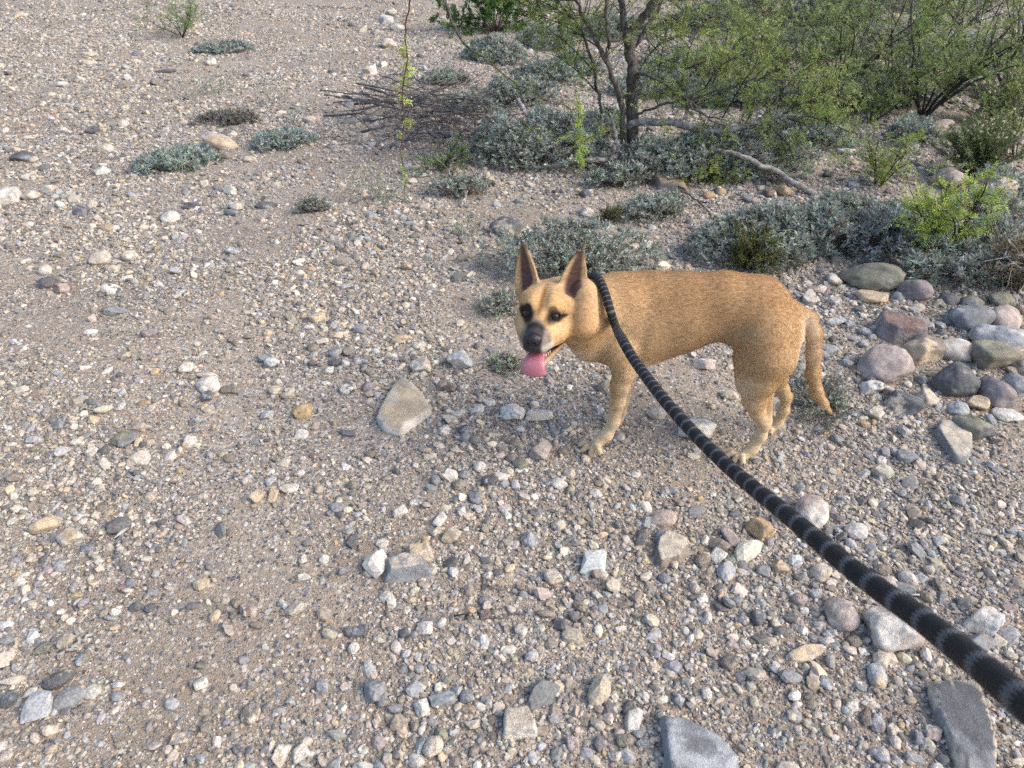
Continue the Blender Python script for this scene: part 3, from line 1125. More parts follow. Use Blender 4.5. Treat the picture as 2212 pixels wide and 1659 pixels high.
def build_dog():
    YF, YR = 1.79, 1.745                       # midline in front and behind
    S = SDF((-0.06, 1.44, -0.012), (0.97, 1.97, 0.66), 0.0030)
    # trunk
    T = [DP(770, 520, 1.785, 215), DP(960, 540, YF, 288), DP(1200, 505, 1.775, 248), DP(1450, 465, 1.76, 208), DP(1640, 508, 1.75, 228), DP(1752, 588, YR, 198)]
    S.chain(T, 0.024, 1.22)
    S.cone(*DP(745, 640, 1.775, 175), *DP(840, 700, YF, 165), 0.04, 1.15)
    S.cone(*DP(930, 690, YF, 150), *DP(1180, 640, YF, 118), 0.03, 1.1)
    # shoulders
    for y0 in (1.705, 1.865):
        S.cone(*DP(845, 470, y0 + (0.02 if y0 < 1.75 else -0.02), 105), *DP(815, 720, y0, 122), 0.022, 1.5, flow=(0.3, 0, -1))
    # near foreleg
    yn = 1.705
    S.chain([DP(815, 720, yn, 112), DP(848, 870, yn, 66), DP(825, 960, yn, 55), DP(810, 1060, yn, 44), DP(786, 1185, yn, 34), DP(742, 1262, yn - 0.002, 36), DP(690, 1308, yn - 0.006, 36)], 0.014)
    # far foreleg
    yf = 1.862
    S.chain([DP(830, 720, yf, 100), DP(862, 860, yf, 62), DP(852, 960, yf, 48), DP(838, 1050, yf, 38), DP(826, 1120, yf, 33), DP(806, 1165, yf - 0.005, 34), DP(786, 1184, yf - 0.012, 31)], 0.014)
    # near hind leg
    hn = 1.672
    S.chain([DP(1710, 640, 1.70, 190), DP(1735, 775, hn + 0.01, 165), DP(1686, 910, hn, 112), DP(1652, 1050, hn, 66), DP(1672, 1125, hn, 43), DP(1714, 1190, hn, 38), DP(1692, 1268, hn, 33), DP(1642, 1345, hn, 33), DP(1592, 1385, hn - 0.006, 34)], 0.016)
    S.cone(*DP(1735, 960, hn + 0.01, 40), *DP(1742, 1165, hn, 20), 0.012, flow=(0, 0, -1))
    S.cone(*DP(1612, 800, hn + 0.012, 78), *DP(1608, 950, hn, 58), 0.03, flow=(0, 0, -1))
    S.cone(*DP(1845, 650, 1.70, 106), *DP(1790, 870, hn + 0.015, 48), 0.022, flow=(0, 0, -1))
    # far hind leg
    hf = 1.815
    S.chain([DP(1730, 640, 1.80, 165), DP(1750, 780, hf, 135), DP(1765, 890, hf, 88), DP(1818, 975, hf, 42), DP(1852, 1026, hf, 29), DP(1836, 1110, hf, 28), DP(1798, 1185, hf, 29), DP(1760, 1222, hf - 0.004, 30)], 0.014)
    # tail
    S.chain([DP(1890, 500, YR, 62), DP(1985, 548, YR, 50), DP(2022, 640, YR - 0.005, 44), DP(2020, 760, YR - 0.01, 42), DP(2014, 880, YR - 0.015, 39), DP(2036, 990, YR - 0.02, 34), DP(2078, 1065, YR - 0.02, 25), DP(2124, 1122, YR - 0.02, 9)], 0.012)
    # neck, ruff and throat
    S.cone(*DP(800, 470, 1.77, 205), *DP(620, 500, 1.72, 170), 0.03, flow=(1, 0.2, -0.2))
    S.cone(*DP(620, 500, 1.72, 170), hw(-0.075, 0.03, -0.01), 0.080, 0.03, flow=(1, 0.2, -0.3))
    S.cone(*DP(606, 380, 1.655, 78), *DP(604, 590, 1.622, 92), 0.006, flow=(0.6, 0.2, -1))
    S.cone(*DP(560, 600, 1.67, 105), *DP(640, 690, 1.74, 120), 0.025, flow=(0.3, 0, -1))
    # skull
    e = lambda f, s, u, r, k=0.014, flow=None, cut=False: S.ell(hw(f, s, u), HM, np.array(r) * HS, k, cut, -HF if flow is None else flow)
    c = lambda A, ra, B, rb, k=0.012, cut=False: S.cone(hw(*A), ra * HS, hw(*B), rb * HS, k, 1.0, cut, -HF)
    e(-0.012, 0, 0.018, (0.088, 0.079, 0.063), 0.02)
    e(-0.02, 0, -0.025, (0.075, 0.076, 0.060), 0.02)
    for sg in (-1, 1):
        c((0.02, sg * 0.040, -0.035), 0.046, (0.045, sg * 0.036, -0.042), 0.036)      # cheeks
        c((0.043, sg * 0.026, 0.034), 0.026, (0.020, sg * 0.044, 0.036), 0.026)         # brow
        c((0.06, sg * 0.018, -0.02), 0.030, (0.118, sg * 0.015, -0.040), 0.0265)        # muzzle sides
        c((0.115, sg * 0.017, -0.052), 0.020, (0.055, sg * 0.034, -0.058), 0.020)       # lips
        c((0.062, sg * 0.039, 0.012), 0.0125, (0.085, sg * 0.041, 0.012), 0.0125, 0.006, True)   # eye sockets
    for sg in (-1, 1):
        c((0.066, sg * 0.026, 0.0215), 0.0058, (0.058, sg * 0.052, 0.0200), 0.0058, 0.004)     # upper lid
        c((0.067, sg * 0.027, 0.0020), 0.0050, (0.058, sg * 0.052, 0.0035), 0.0050, 0.004)     # lower lid
    c((0.045, 0, 0.012), 0.030, (0.128, 0, -0.030), 0.0215)                              # nose bridge
    e(0.132, 0, -0.042, (0.020, 0.026, 0.022), 0.012)
    c((0.075, 0, 0.050), 0.010, (0.02, 0, 0.088), 0.010, 0.02, True)                     # furrow between the brows
    # open mouth: lower jaw and gap
    for sg in (-1, 1):
        c((0.018, sg * 0.040, -0.078), 0.018, (0.090, sg * 0.015, -0.114), 0.0125, 0.008)
    c((0.018, 0, -0.085), 0.022, (0.088, 0, -0.116), 0.012, 0.010)
    c((0.058, 0, -0.082), 0.010, (0.135, 0, -0.094), 0.016, 0.004, True)
    for sg in (-1, 1):
        c((0.052, sg * 0.047, -0.066), 0.0060, (0.125, sg * 0.020, -0.092), 0.0135, 0.003, True)
    # ears: cupped leaves
    ears = []
    for sg in (-1, 1):
        base, tip = np.array([-0.022, sg * 0.055, 0.030]), np.array([-0.030, sg * 0.080, 0.172])
        ax = unit(tip - base)
        face = unit(np.array([0.93, sg * 0.30, 0.05]))
        face = unit(face - ax * (face @ ax))
        side = np.cross(ax, face)
        Lr = np.linalg.norm(tip - base)
        B, Aw, Fw, Sw = hw(*base), ax @ HM, face @ HM, side @ HM
        Lr *= HS
        sl, P = S.box(np.minimum(B, B + Aw * Lr) - 0.05, np.maximum(B, B + Aw * Lr) + 0.05, 0.01)
        q = P - B
        a, b, d = q @ Aw, q @ Sw, q @ Fw
        tt = np.clip(a / Lr, 0, 1)
        wid = 0.050 * HS * np.clip(1 - tt, 0, 1) ** 0.72 * (0.80 + 0.75 * tt * (1 - 0.4 * tt))
        cup = 10.0 * b * b * (1 - 0.5 * tt) - 0.008 * (1 - tt)
        th = 0.0058 - 0.002 * tt
        dd = np.maximum(np.abs(d - cup) - th, (np.abs(b) - wid) * 0.8)
        dd = np.maximum(dd, np.maximum(-a - 0.012, a - Lr * 0.995))
        S.join(sl, dd, 0.010)
        S.bones.append((B, B + Aw * Lr, 0.04, Aw))
        ears.append((B, Aw, Sw, Fw, Lr))
        c((-0.03, sg * 0.050, 0.018), 0.028, (-0.035, sg * 0.056, 0.050), 0.020, 0.014)
    # toes
    toes = []

    def paw(cx, cy, Y, spread, fwd, pad):
        for j, (dx, dy, dY) in enumerate(spread):
            a, ra = DP(cx + dx * 0.25, cy + dy * 0.25, Y + dY * 0.5, pad)
            b, rb = DP(cx + dx, cy + dy, Y + dY, pad * 0.82)
            b[2] = max(b[2], rb * 0.95)
            m = (a + b) / 2 + np.array([0, 0, 0.006])
            S.cone(a, ra * 0.8, m, ra * 0.88, 0.003)
            S.cone(m, ra * 0.88, b, rb * 0.98, 0.0008)
            toes.append((b, unit((b - a) * np.array([1, 1, 0.2])), rb))
    paw(668, 1322, 1.702, [(-88, 2, 0.027), (-74, 36, 0.004), (-24, 62, -0.018), (36, 54, -0.036)], None, 22)
    paw(1572, 1378, 1.668, [(-106, -18, 0.026), (-90, 10, 0.006), (-42, 44, -0.016), (10, 56, -0.032)], None, 22)
    paw(765, 1176, 1.858, [(-30, 6, 0.018), (-24, 14, 0.002), (-6, 22, -0.014), (12, 22, -0.024)], None, 22)
    paw(1748, 1224, 1.812, [(-40, 6, 0.018), (-34, 14, 0.004), (-16, 22, -0.012), (4, 24, -0.020)], None, 22)
    V, Q = S.surface()
    # relax the net a little
    E = np.concatenate([Q[:, [0, 1]], Q[:, [1, 2]], Q[:, [2, 3]], Q[:, [3, 0]]])
    for lam in (0.5, -0.25, 0.3):
        acc, cnt = np.zeros_like(V), np.zeros(len(V))
        for i in range(3):
            acc[:, i] = np.bincount(E[:, 0], V[E[:, 1], i], len(V)) + np.bincount(E[:, 1], V[E[:, 0], i], len(V))
        cnt = np.bincount(E[:, 0], minlength=len(V)) + np.bincount(E[:, 1], minlength=len(V))
        V = V + lam * (acc / np.maximum(cnt, 1)[:, None] - V)
    # ---------------- coat colours
    q = ((V - HO) @ HM.T) / HS
    f, s, u = q.T
    head_w = smooth_step(np.linalg.norm((q - np.array([0.02, 0, 0.0])) / np.array([1, 1, 1]), axis=1), 0.16, 0.10)
    tan = np.array([0.455, 0.310, 0.172])
    back = np.array([0.375, 0.235, 0.122])
    pale = np.array([0.58, 0.445, 0.285])
    cream = np.array([0.66, 0.55, 0.41])
    wob = 0.5 + 0.25 * np.sin(31 * V[:, 0] + 9 * V[:, 2]) + 0.25 * np.sin(47 * V[:, 2] - 23 * V[:, 0] + 11 * V[:, 1])
    col = np.tile(tan, (len(V), 1))

    def paint(c, w):
        nonlocal col
        w = np.clip(w, 0, 1)[:, None]
        col = col * (1 - w) + np.asarray(c) * w
    z = V[:, 2]
    x = V[:, 0]
    trunk = smooth_step(x, 0.24, 0.34)
    paint(back, trunk * smooth_step(z, 0.36, 0.54) * (0.75 + 0.4 * wob))
    paint(pale, smooth_step(z, 0.24, 0.08) * 0.9)
    paint(pale, smooth_step(x, 0.42, 0.30) * smooth_step(x, 0.22, 0.28) * smooth_step(np.abs(z - 0.40), 0.14, 0.05) * 0.35)
    ymid = 1.79 - 0.08 * (x - 0.25)
    belly = smooth_step(z, 0.335, 0.27) * smooth_step(x, 0.28, 0.36) * smooth_step(x, 0.70, 0.60) * smooth_step(z, 0.12, 0.2)
    paint(cream, belly * 0.85)
    # thigh seat and inside of the legs
    pt, _ = DP(1945, 740, 1.70)
    paint(cream, smooth_step(np.linalg.norm((V - pt) * np.array([1.0, 0.8, 0.55]), axis=1), 0.07, 0.03) * 0.9)
    pt, _ = DP(1860, 900, 1.69)
    paint(cream, smooth_step(np.linalg.norm((V - pt) * np.array([1.3, 0.8, 0.6]), axis=1), 0.055, 0.02) * 0.8)
    pt, _ = DP(560, 745, 1.70)
    paint(cream, smooth_step(np.linalg.norm((V - pt) * np.array([1.0, 1.0, 0.8]), axis=1), 0.07, 0.02) * 0.7)
    # tail
    for (cx, cy, w_) in ((2020, 700, 0.4), (2060, 640, 0.5), (2110, 1110, 0.9)):
        pt, _ = DP(cx, cy, YR)
        paint((0.33, 0.15, 0.05), smooth_step(np.linalg.norm(V - pt, axis=1), 0.05, 0.0) * w_)
    # groin
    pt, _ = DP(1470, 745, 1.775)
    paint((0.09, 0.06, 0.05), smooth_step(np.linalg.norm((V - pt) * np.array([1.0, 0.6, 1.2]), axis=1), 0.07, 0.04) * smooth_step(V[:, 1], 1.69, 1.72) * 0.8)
    # face
    hd = head_w > 0.02
    face = np.where(hd, 1.0, 0.0)
    paint((0.50, 0.285, 0.115), face * smooth_step(f, 0.0, 0.05) * 0.6)
    paint((0.62, 0.42, 0.22), face * smooth_step(np.hypot(np.abs(s) - 0.052, u + 0.02), 0.035, 0.01) * smooth_step(f, 0.0, 0.04) * 0.7)
    paint((0.60, 0.38, 0.17), face * smooth_step(np.hypot((np.abs(s) - 0.030), (u - 0.050)), 0.025, 0.006) * smooth_step(f, -0.01, 0.03) * 0.55)
    paint((0.24, 0.11, 0.04), face * smooth_step(np.abs(s), 0.009, 0.002) * smooth_step(u, 0.012, 0.03) * smooth_step(f, -0.02, 0.03) * 0.75)
    wh = (0.56, 0.52, 0.47)
    paint((0.50, 0.33, 0.17), face * smooth_step(f, 0.088, 0.108) * 0.7)
    paint((0.22, 0.18, 0.15), face * smooth_step(f + 0.25 * (u + 0.04), 0.104, 0.120))
    paint(wh, face * smooth_step(f, 0.080, 0.105) * smooth_step(np.abs(s), 0.016, 0.026) * smooth_step(u, -0.034, -0.050) * 0.9)
    paint((0.022, 0.020, 0.020), face * smooth_step(f, 0.098, 0.114) * smooth_step(np.abs(s), 0.031, 0.018) * smooth_step(u, -0.066, -0.046) * 0.97)
    paint((0.05, 0.045, 0.045), face * smooth_step(f, 0.116, 0.128) * smooth_step(np.abs(s), 0.028, 0.019))
    # eye patches
    for sg in (-1, 1):
        de = np.hypot((s - sg * 0.040) * 0.92, (u - 0.013) * 1.12)
        paint((0.020, 0.016, 0.014), face * smooth_step(de + 0.004 * (wob - 0.5), 0.0310 if sg < 0 else 0.0290, 0.0170 if sg < 0 else 0.0135) * (f > 0.02))
        db = np.hypot((s - sg * 0.034) * 1.1, (u - 0.030) * 1.0)
        paint((0.028, 0.02, 0.016), face * smooth_step(db, 0.016, 0.009) * (f > 0.02) * (1.0 if sg < 0 else 0.75))
        dl = np.hypot((s - sg * 0.054) * 0.8, (u - 0.010) * 2.2)
        paint((0.02, 0.016, 0.014), face * smooth_step(dl, 0.016, 0.009) * (f > 0.0) * 0.9)
    # lips and the inside of the mouth
    mouth_u = -0.060 - 0.42 * (f - 0.045)
    paint((0.035, 0.02, 0.02), face * smooth_step(np.abs(u - mouth_u + 0.008), 0.018, 0.011) * smooth_step(f, 0.03, 0.05))
    paint((0.42, 0.36, 0.30), face * smooth_step(u - mouth_u, -0.026, -0.034) * smooth_step(f, 0.02, 0.05))
    # ears
    for (B, Aw, Sw, Fw, Lr) in ears:
        r_ = V - B
        a, b, d = r_ @ Aw, r_ @ Sw, r_ @ Fw
        tt = a / Lr
        inear = (tt > -0.05) & (tt < 1.05) & (np.abs(b) < 0.06) & (np.abs(d) < 0.04)
        cup = 10.0 * b * b * (1 - 0.5 * tt) - 0.008 * (1 - tt)
        front = smooth_step(d - cup, 0.0, 0.004)
        wid = 0.050 * HS * np.clip(1 - tt, 0.0, 1) ** 0.72 * (0.80 + 0.75 * tt * (1 - 0.4 * tt)) + 1e-4
        core = smooth_step(np.abs(b) / wid, 0.70, 0.35)
        paint((0.30, 0.17, 0.085), inear * smooth_step(tt, 0.15, 0.6) * 0.6)
        paint((0.50, 0.34, 0.19), inear * front * smooth_step(tt, 0.1, 0.25) * 0.6)
        paint((0.11, 0.062, 0.052), inear * front * core * smooth_step(tt, 0.02, 0.2) * smooth_step(tt, 0.97, 0.8))
        paint((0.07, 0.04, 0.03), inear * smooth_step(tt, 0.74, 0.97) * 0.85)
    # toes: pale with dark slits
    me = raw_mesh('body', V, np.zeros((0, 3), int), Q, {'ca': col}, True)
    m, nt, bs = new_mat('short_tan_coat')
    ca = N(nt, 'ShaderNodeAttribute', attribute_name='ca')
    tc = N(nt, 'ShaderNodeTexCoord')
    mp = N(nt, 'ShaderNodeMapping')
    mp.inputs['Scale'].default_value = (60, 160, 160)
    L(nt, tc.outputs['Object'], mp.inputs[0])
    n1 = N(nt, 'ShaderNodeTexNoise', Scale=1.0, Detail=2.0, Roughness=0.7)
    L(nt, mp.outputs[0], n1.inputs['Vector'])
    comb = N(nt, 'ShaderNodeCombineColor')
    fac = smooth(nt, n1.outputs[0], 0.25, 0.75, 0.76, 1.20)
    for i in range(3):
        L(nt, fac, comb.inputs[i])
    L(nt, mix_col(nt, 1.0, ca.outputs['Color'], comb.outputs[0], 'MULTIPLY'), bs.inputs['Base Color'])
    bs.inputs['Roughness'].default_value = 0.75
    bs.inputs['Specular IOR Level'].default_value = 0.15
    origin = np.array([0.45, 1.745, 0.0])
    dog = empty('dog', tuple(origin), 'tan short-haired dog with pricked ears, black eye patches and tongue out', 'dog')
    body = link('body', me, m, dog)
    body.location = tuple(-origin)

    def child(name, mb, mat, smooth_shade=True):
        o = mb.build(name, mat, dog, smooth_shade)
        o.location = tuple(-origin)
        return o
    # ---------------- fur: short hair lying back along the body
    me.calc_loop_triangles()
    nrm = np.zeros((len(V), 3), np.float32)
    me.vertex_normals.foreach_get('vector', nrm.ravel()) if False else None
    nrm = np.array([n_.vector[:] for n_ in me.vertex_normals])
    A = V[Q]
    area = 0.5 * np.linalg.norm(np.cross(A[:, 2] - A[:, 0], A[:, 3] - A[:, 1]), axis=1)
    nh = 170000
    pick = rng.choice(len(Q), nh, p=area / area.sum())
    w4 = rng.dirichlet(np.ones(4), nh)
    root = np.einsum('nk,nkd->nd', w4, V[Q[pick]])
    rn = unit(np.einsum('nk,nkd->nd', w4, nrm[Q[pick]]))
    rc = np.einsum('nk,nkd->nd', w4, col[Q[pick]])
    flow = np.zeros((nh, 3))
    dmin = np.full(nh, 9.0)
    for (a, b, r, fl) in S.bones:
        ba = b - a
        h = np.clip(((root - a) @ ba) / (ba @ ba + 1e-12), 0, 1)
        d = np.linalg.norm(root - a - h[:, None] * ba, axis=1) / r
        flow += np.exp(-np.clip(d * 6, 0, 60))[:, None] * fl
        dmin = np.minimum(dmin, d)
    flow = unit(flow)
    flow -= rn * np.sum(flow * rn, 1)[:, None]
    flow = unit(flow)
    qh = ((root - HO) @ HM.T) / HS
    on_head = np.linalg.norm(qh - np.array([0.02, 0, 0.03]), axis=1) < 0.15
    muzzle = (qh[:, 0] > 0.055) & (np.linalg.norm(qh, axis=1) < 0.19)
    low = root[:, 2] < 0.2
    tailh = (root[:, 0] > 0.80) & (root[:, 2] < 0.52)
    ln = np.where(on_head, 0.0050, 0.0120)
    ln = np.where(tailh, ln, 0.0045 + (ln - 0.0045) * smooth_step(root[:, 2], 0.12, 0.28))
    ln = np.where(tailh, 0.0125, ln)
    ln = np.where(muzzle, 0.0026, ln)
    ln = np.where(root[:, 2] < 0.045, 0.0020, ln)
    ln *= rng.uniform(0.6, 1.25, nh)
    lift = np.where(on_head | low, 0.10, 0.09) + rng.normal(0, 0.045, nh)
    clump = np.stack([np.sin(root @ np.array([170., 90, 60]) + k_) for k_ in (0.3, 2.1, 4.0)], 1) * np.sin(root @ np.array([-70., 120, 140]))[:, None]
    jit = rng.normal(0, 0.06, (nh, 3)) + 0.03 * clump
    d1 = unit(flow + rn * (lift + 0.25)[:, None] + jit)
    d2 = unit(flow + rn * (lift - 0.12)[:, None] + jit)
    p0 = root - rn * 0.0008
    p1 = p0 + d1 * (ln * 0.5)[:, None]
    p2 = p1 + d2 * (ln * 0.5)[:, None]
    cur = bpy.data.hair_curves.new('fur')
    cur.add_curves([3] * nh)
    cur.attributes['position'].data.foreach_set('vector', np.stack([p0, p1, p2], 1).astype(np.float32).ravel())
    if 'radius' not in cur.attributes:
        cur.attributes.new('radius', 'FLOAT', 'POINT')
    cur.attributes['radius'].data.foreach_set('value', np.tile(np.array([0.00013, 0.00011, 0.00004], np.float32), nh))
    ac = cur.attributes.new('ca', 'FLOAT_COLOR', 'CURVE')
    streak = vnoise(root * np.array([38.0, 150.0, 130.0]), 3) * 0.6 + vnoise(root * np.array([70.0, 260.0, 230.0]), 4) * 0.4
    rc = np.clip(rc * np.exp(rng.normal(0.24, 0.02, nh) + 0.26 * (streak - 0.5))[:, None], 0, 1)
    ac.data.foreach_set('color', np.concatenate([rc, np.ones((nh, 1))], 1).astype(np.float32).ravel())
    mf, ntf, bf = new_mat('dog_hair')
    fa = N(ntf, 'ShaderNodeAttribute', attribute_name='ca')
    L(ntf, fa.outputs['Color'], bf.inputs['Base Color'])
    bf.inputs['Roughness'].default_value = 0.6
    bf.inputs['Specular IOR Level'].default_value = 0.12
    trh = N(ntf, 'ShaderNodeBsdfTranslucent')
    L(ntf, fa.outputs['Color'], trh.inputs['Color'])
    mxh = N(ntf, 'ShaderNodeMixShader')
    mxh.inputs[0].default_value = 0.42
    L(ntf, bf.outputs[0], mxh.inputs[1])
    L(ntf, trh.outputs[0], mxh.inputs[2])
    L(ntf, mxh.outputs[0], ntf.nodes['Material Output'].inputs['Surface'])
    cur.materials.append(mf)
    fur = bpy.data.objects.new('fur', cur)
    COL.objects.link(fur)
    fur.parent = dog
    fur.location = tuple(-origin)
    # ---------------- eyes
    me_, nte, be = new_mat('dark_amber_eye')
    be.inputs['Base Color'].default_value = (0.012, 0.008, 0.006, 1)
    be.inputs['Roughness'].default_value = 0.22
    mp_, ntp, bp_ = new_mat('black_pupil')
    bp_.inputs['Base Color'].default_value = (0.004, 0.004, 0.004, 1)
    bp_.inputs['Roughness'].default_value = 0.05
    mi_, nti, bi_ = new_mat('brown_iris')
    bi_.inputs['Base Color'].default_value = (0.075, 0.040, 0.022, 1)
    bi_.inputs['Roughness'].default_value = 0.1
    dv, df = ICO[4]
    look = unit(np.array([0, 0, CAM_H]) - hw(0.06, 0, 0.012))
    for sg in (-1, 1):
        ec = hw(0.0600, sg * 0.0385, 0.0115)
        out = unit(look * 0.6 + unit(np.array([1.0, sg * 0.25, 0.05]) @ HM) * 0.6)
        mb = MB()
        mb.add(ec + dv * 0.0108 * HS, df)
        eye = child('eye', mb, me_)
        mb = MB()
        ax1 = unit(np.cross(out, HU))
        ax2 = np.cross(ax1, out)
        for nm, rad, lift_, mt in (('iris', 0.0066, 0.0090, mi_), ('pupil', 0.0036, 0.0102, mp_)):
            mb = MB()
            th = np.linspace(0, 2 * np.pi, 20, endpoint=False)
            ring = ec + out * lift_ * HS + rad * HS * (np.cos(th)[:, None] * ax1 + np.sin(th)[:, None] * ax2)
            top = ec + out * (lift_ + 0.0016) * HS
            k = np.arange(20)
            mb.add(np.concatenate([ring, top[None]]), np.stack([k, (k + 1) % 20, np.full(20, 20)], 1))
            o = mb.build(nm, mt, eye, True)
    # ---------------- nose
    mn, ntn, bn = new_mat('wet_black_nose')
    bn.inputs['Base Color'].default_value = (0.012, 0.011, 0.012, 1)
    bn.inputs['Roughness'].default_value = 0.35
    nn = N(ntn, 'ShaderNodeTexVoronoi', Scale=700.0)
    bpn = N(ntn, 'ShaderNodeBump', Strength=0.3, Distance=0.001)
    L(ntn, nn.outputs['Distance'], bpn.inputs['Height'])
    L(ntn, bpn.outputs[0], bn.inputs['Normal'])
    nsdf = SDF(hw(0.145, 0, -0.035) - 0.05, hw(0.145, 0, -0.035) + 0.05, 0.0016)
    nsdf.phi[:] = 0.05
    nsdf.ell(hw(0.143, 0, -0.026), HM, np.array([0.0165, 0.0260, 0.0175]) * HS, 0.004)
    for sg in (-1, 1):
        nsdf.ell(hw(0.146, sg * 0.011, -0.034), HM, np.array([0.011, 0.011, 0.011]) * HS, 0.005)
        nsdf.ell(hw(0.158, sg * 0.0095, -0.034), HM, np.array([0.006, 0.0042, 0.0042]) * HS, 0.002, True)
    nsdf.cone(hw(0.16, 0, -0.034), 0.001, hw(0.16, 0, -0.05), 0.0014, 0.002, 1.0, True)
    nv, nq = nsdf.surface()
    o = link('nose', raw_mesh('nose', nv, np.zeros((0, 3), int), nq, None, True), mn, dog)
    o.location = tuple(-origin)
    # ---------------- tongue: hangs forward over the lower teeth
    mt_, ntt, bt = new_mat('pink_tongue')
    tno = N(ntt, 'ShaderNodeTexNoise', Scale=120.0, Detail=2.0)
    L(ntt, mix_col(ntt, tno.outputs[0], (0.40, 0.13, 0.17), (0.52, 0.20, 0.24)), bt.inputs['Base Color'])
    bt.inputs['Roughness'].default_value = 0.38
    bt.inputs['Subsurface Weight'].default_value = 0.15
    bt.inputs['Subsurface Radius'].default_value = (0.006, 0.002, 0.002)
    path = spline([(0.045, -0.080), (0.095, -0.083), (0.124, -0.088), (0.140, -0.103), (0.144, -0.122), (0.142, -0.133)], 26)
    half = np.interp(np.linspace(0, 1, 26), [0, 0.35, 0.6, 0.85, 0.95, 1.0], [0.022, 0.026, 0.032, 0.0355, 0.032, 0.018])
    mb = MB()
    secs = []
    kk = 16
    tg = unit(np.gradient(path, axis=0))
    for i in range(26):
        th = np.linspace(0, 2 * np.pi, kk, endpoint=False)
        cx_ = half[i] * np.sign(np.cos(th)) * np.abs(np.cos(th)) ** 0.8
        tz = 0.0042 * np.sin(th)
        cupz = -0.10 * (np.abs(cx_) / 0.03) ** 2 * 0.05 - np.exp(-(cx_ / 0.004) ** 2) * 0.0022 * (np.sin(th) > 0)
        nx, nu = -tg[i][1], tg[i][0]
        o_ = tz + cupz
        secs.append(np.stack([path[i][0] + nx * o_, cx_ * 1.0 + 0.002, path[i][1] + nu * o_], 1))
    TV = np.concatenate(secs)
    TV = HO + HS * (TV @ HM)
    k = np.arange(kk)
    tq = np.concatenate([np.stack([i * kk + k, i * kk + (k + 1) % kk, (i + 1) * kk + (k + 1) % kk, (i + 1) * kk + k], 1) for i in range(25)])
    TV = np.concatenate([TV, TV[-kk:].mean(0)[None]])
    tt_ = np.stack([np.full(kk, 26 * kk), 25 * kk + k, 25 * kk + (k + 1) % kk], 1)
    mb.add(TV, tt_, tq)
    child('tongue', mb, mt_)
    # lower teeth row on the near side
    mth, ntth, bth = new_mat('ivory_tooth')
    bth.inputs['Base Color'].default_value = (0.55, 0.48, 0.36, 1)
    bth.inputs['Roughness'].default_value = 0.3
    for (f_, s_, u_, h_) in ((0.106, 0.021, -0.090, 0.010), (0.096, 0.026, -0.089, 0.006), (0.087, 0.029, -0.087, 0.006), (0.078, 0.032, -0.085, 0.006), (0.106, -0.021, -0.090, 0.010)):
        mb = MB()
        mb.tube([hw(f_, s_, u_ - 0.004), hw(f_ + 0.001, s_, u_ + h_ * 0.5), hw(f_ + 0.001, s_, u_ + h_)], np.array([0.0032, 0.0025, 0.0006]) * HS, 6)
        child('tooth', mb, mth)
    # ---------------- claws
    mc, ntc, bc = new_mat('pale_horn_claw')
    bc.inputs['Base Color'].default_value = (0.20, 0.15, 0.11, 1)
    bc.inputs['Roughness'].default_value = 0.35
    for (b, d, r) in toes:
        st = b + d * r * 0.75 + np.array([0, 0, 0.002])
        mb = MB()
        pts = np.array([st, st + d * 0.007 - np.array([0, 0, 0.001]), st + d * 0.013 - np.array([0, 0, 0.006])])
        pts[:, 2] = np.maximum(pts[:, 2], 0.002)
        mb.tube(pts, [0.0036, 0.0028, 0.0008], 6)
        child('claw', mb, mc)
    return dog


build_dog()
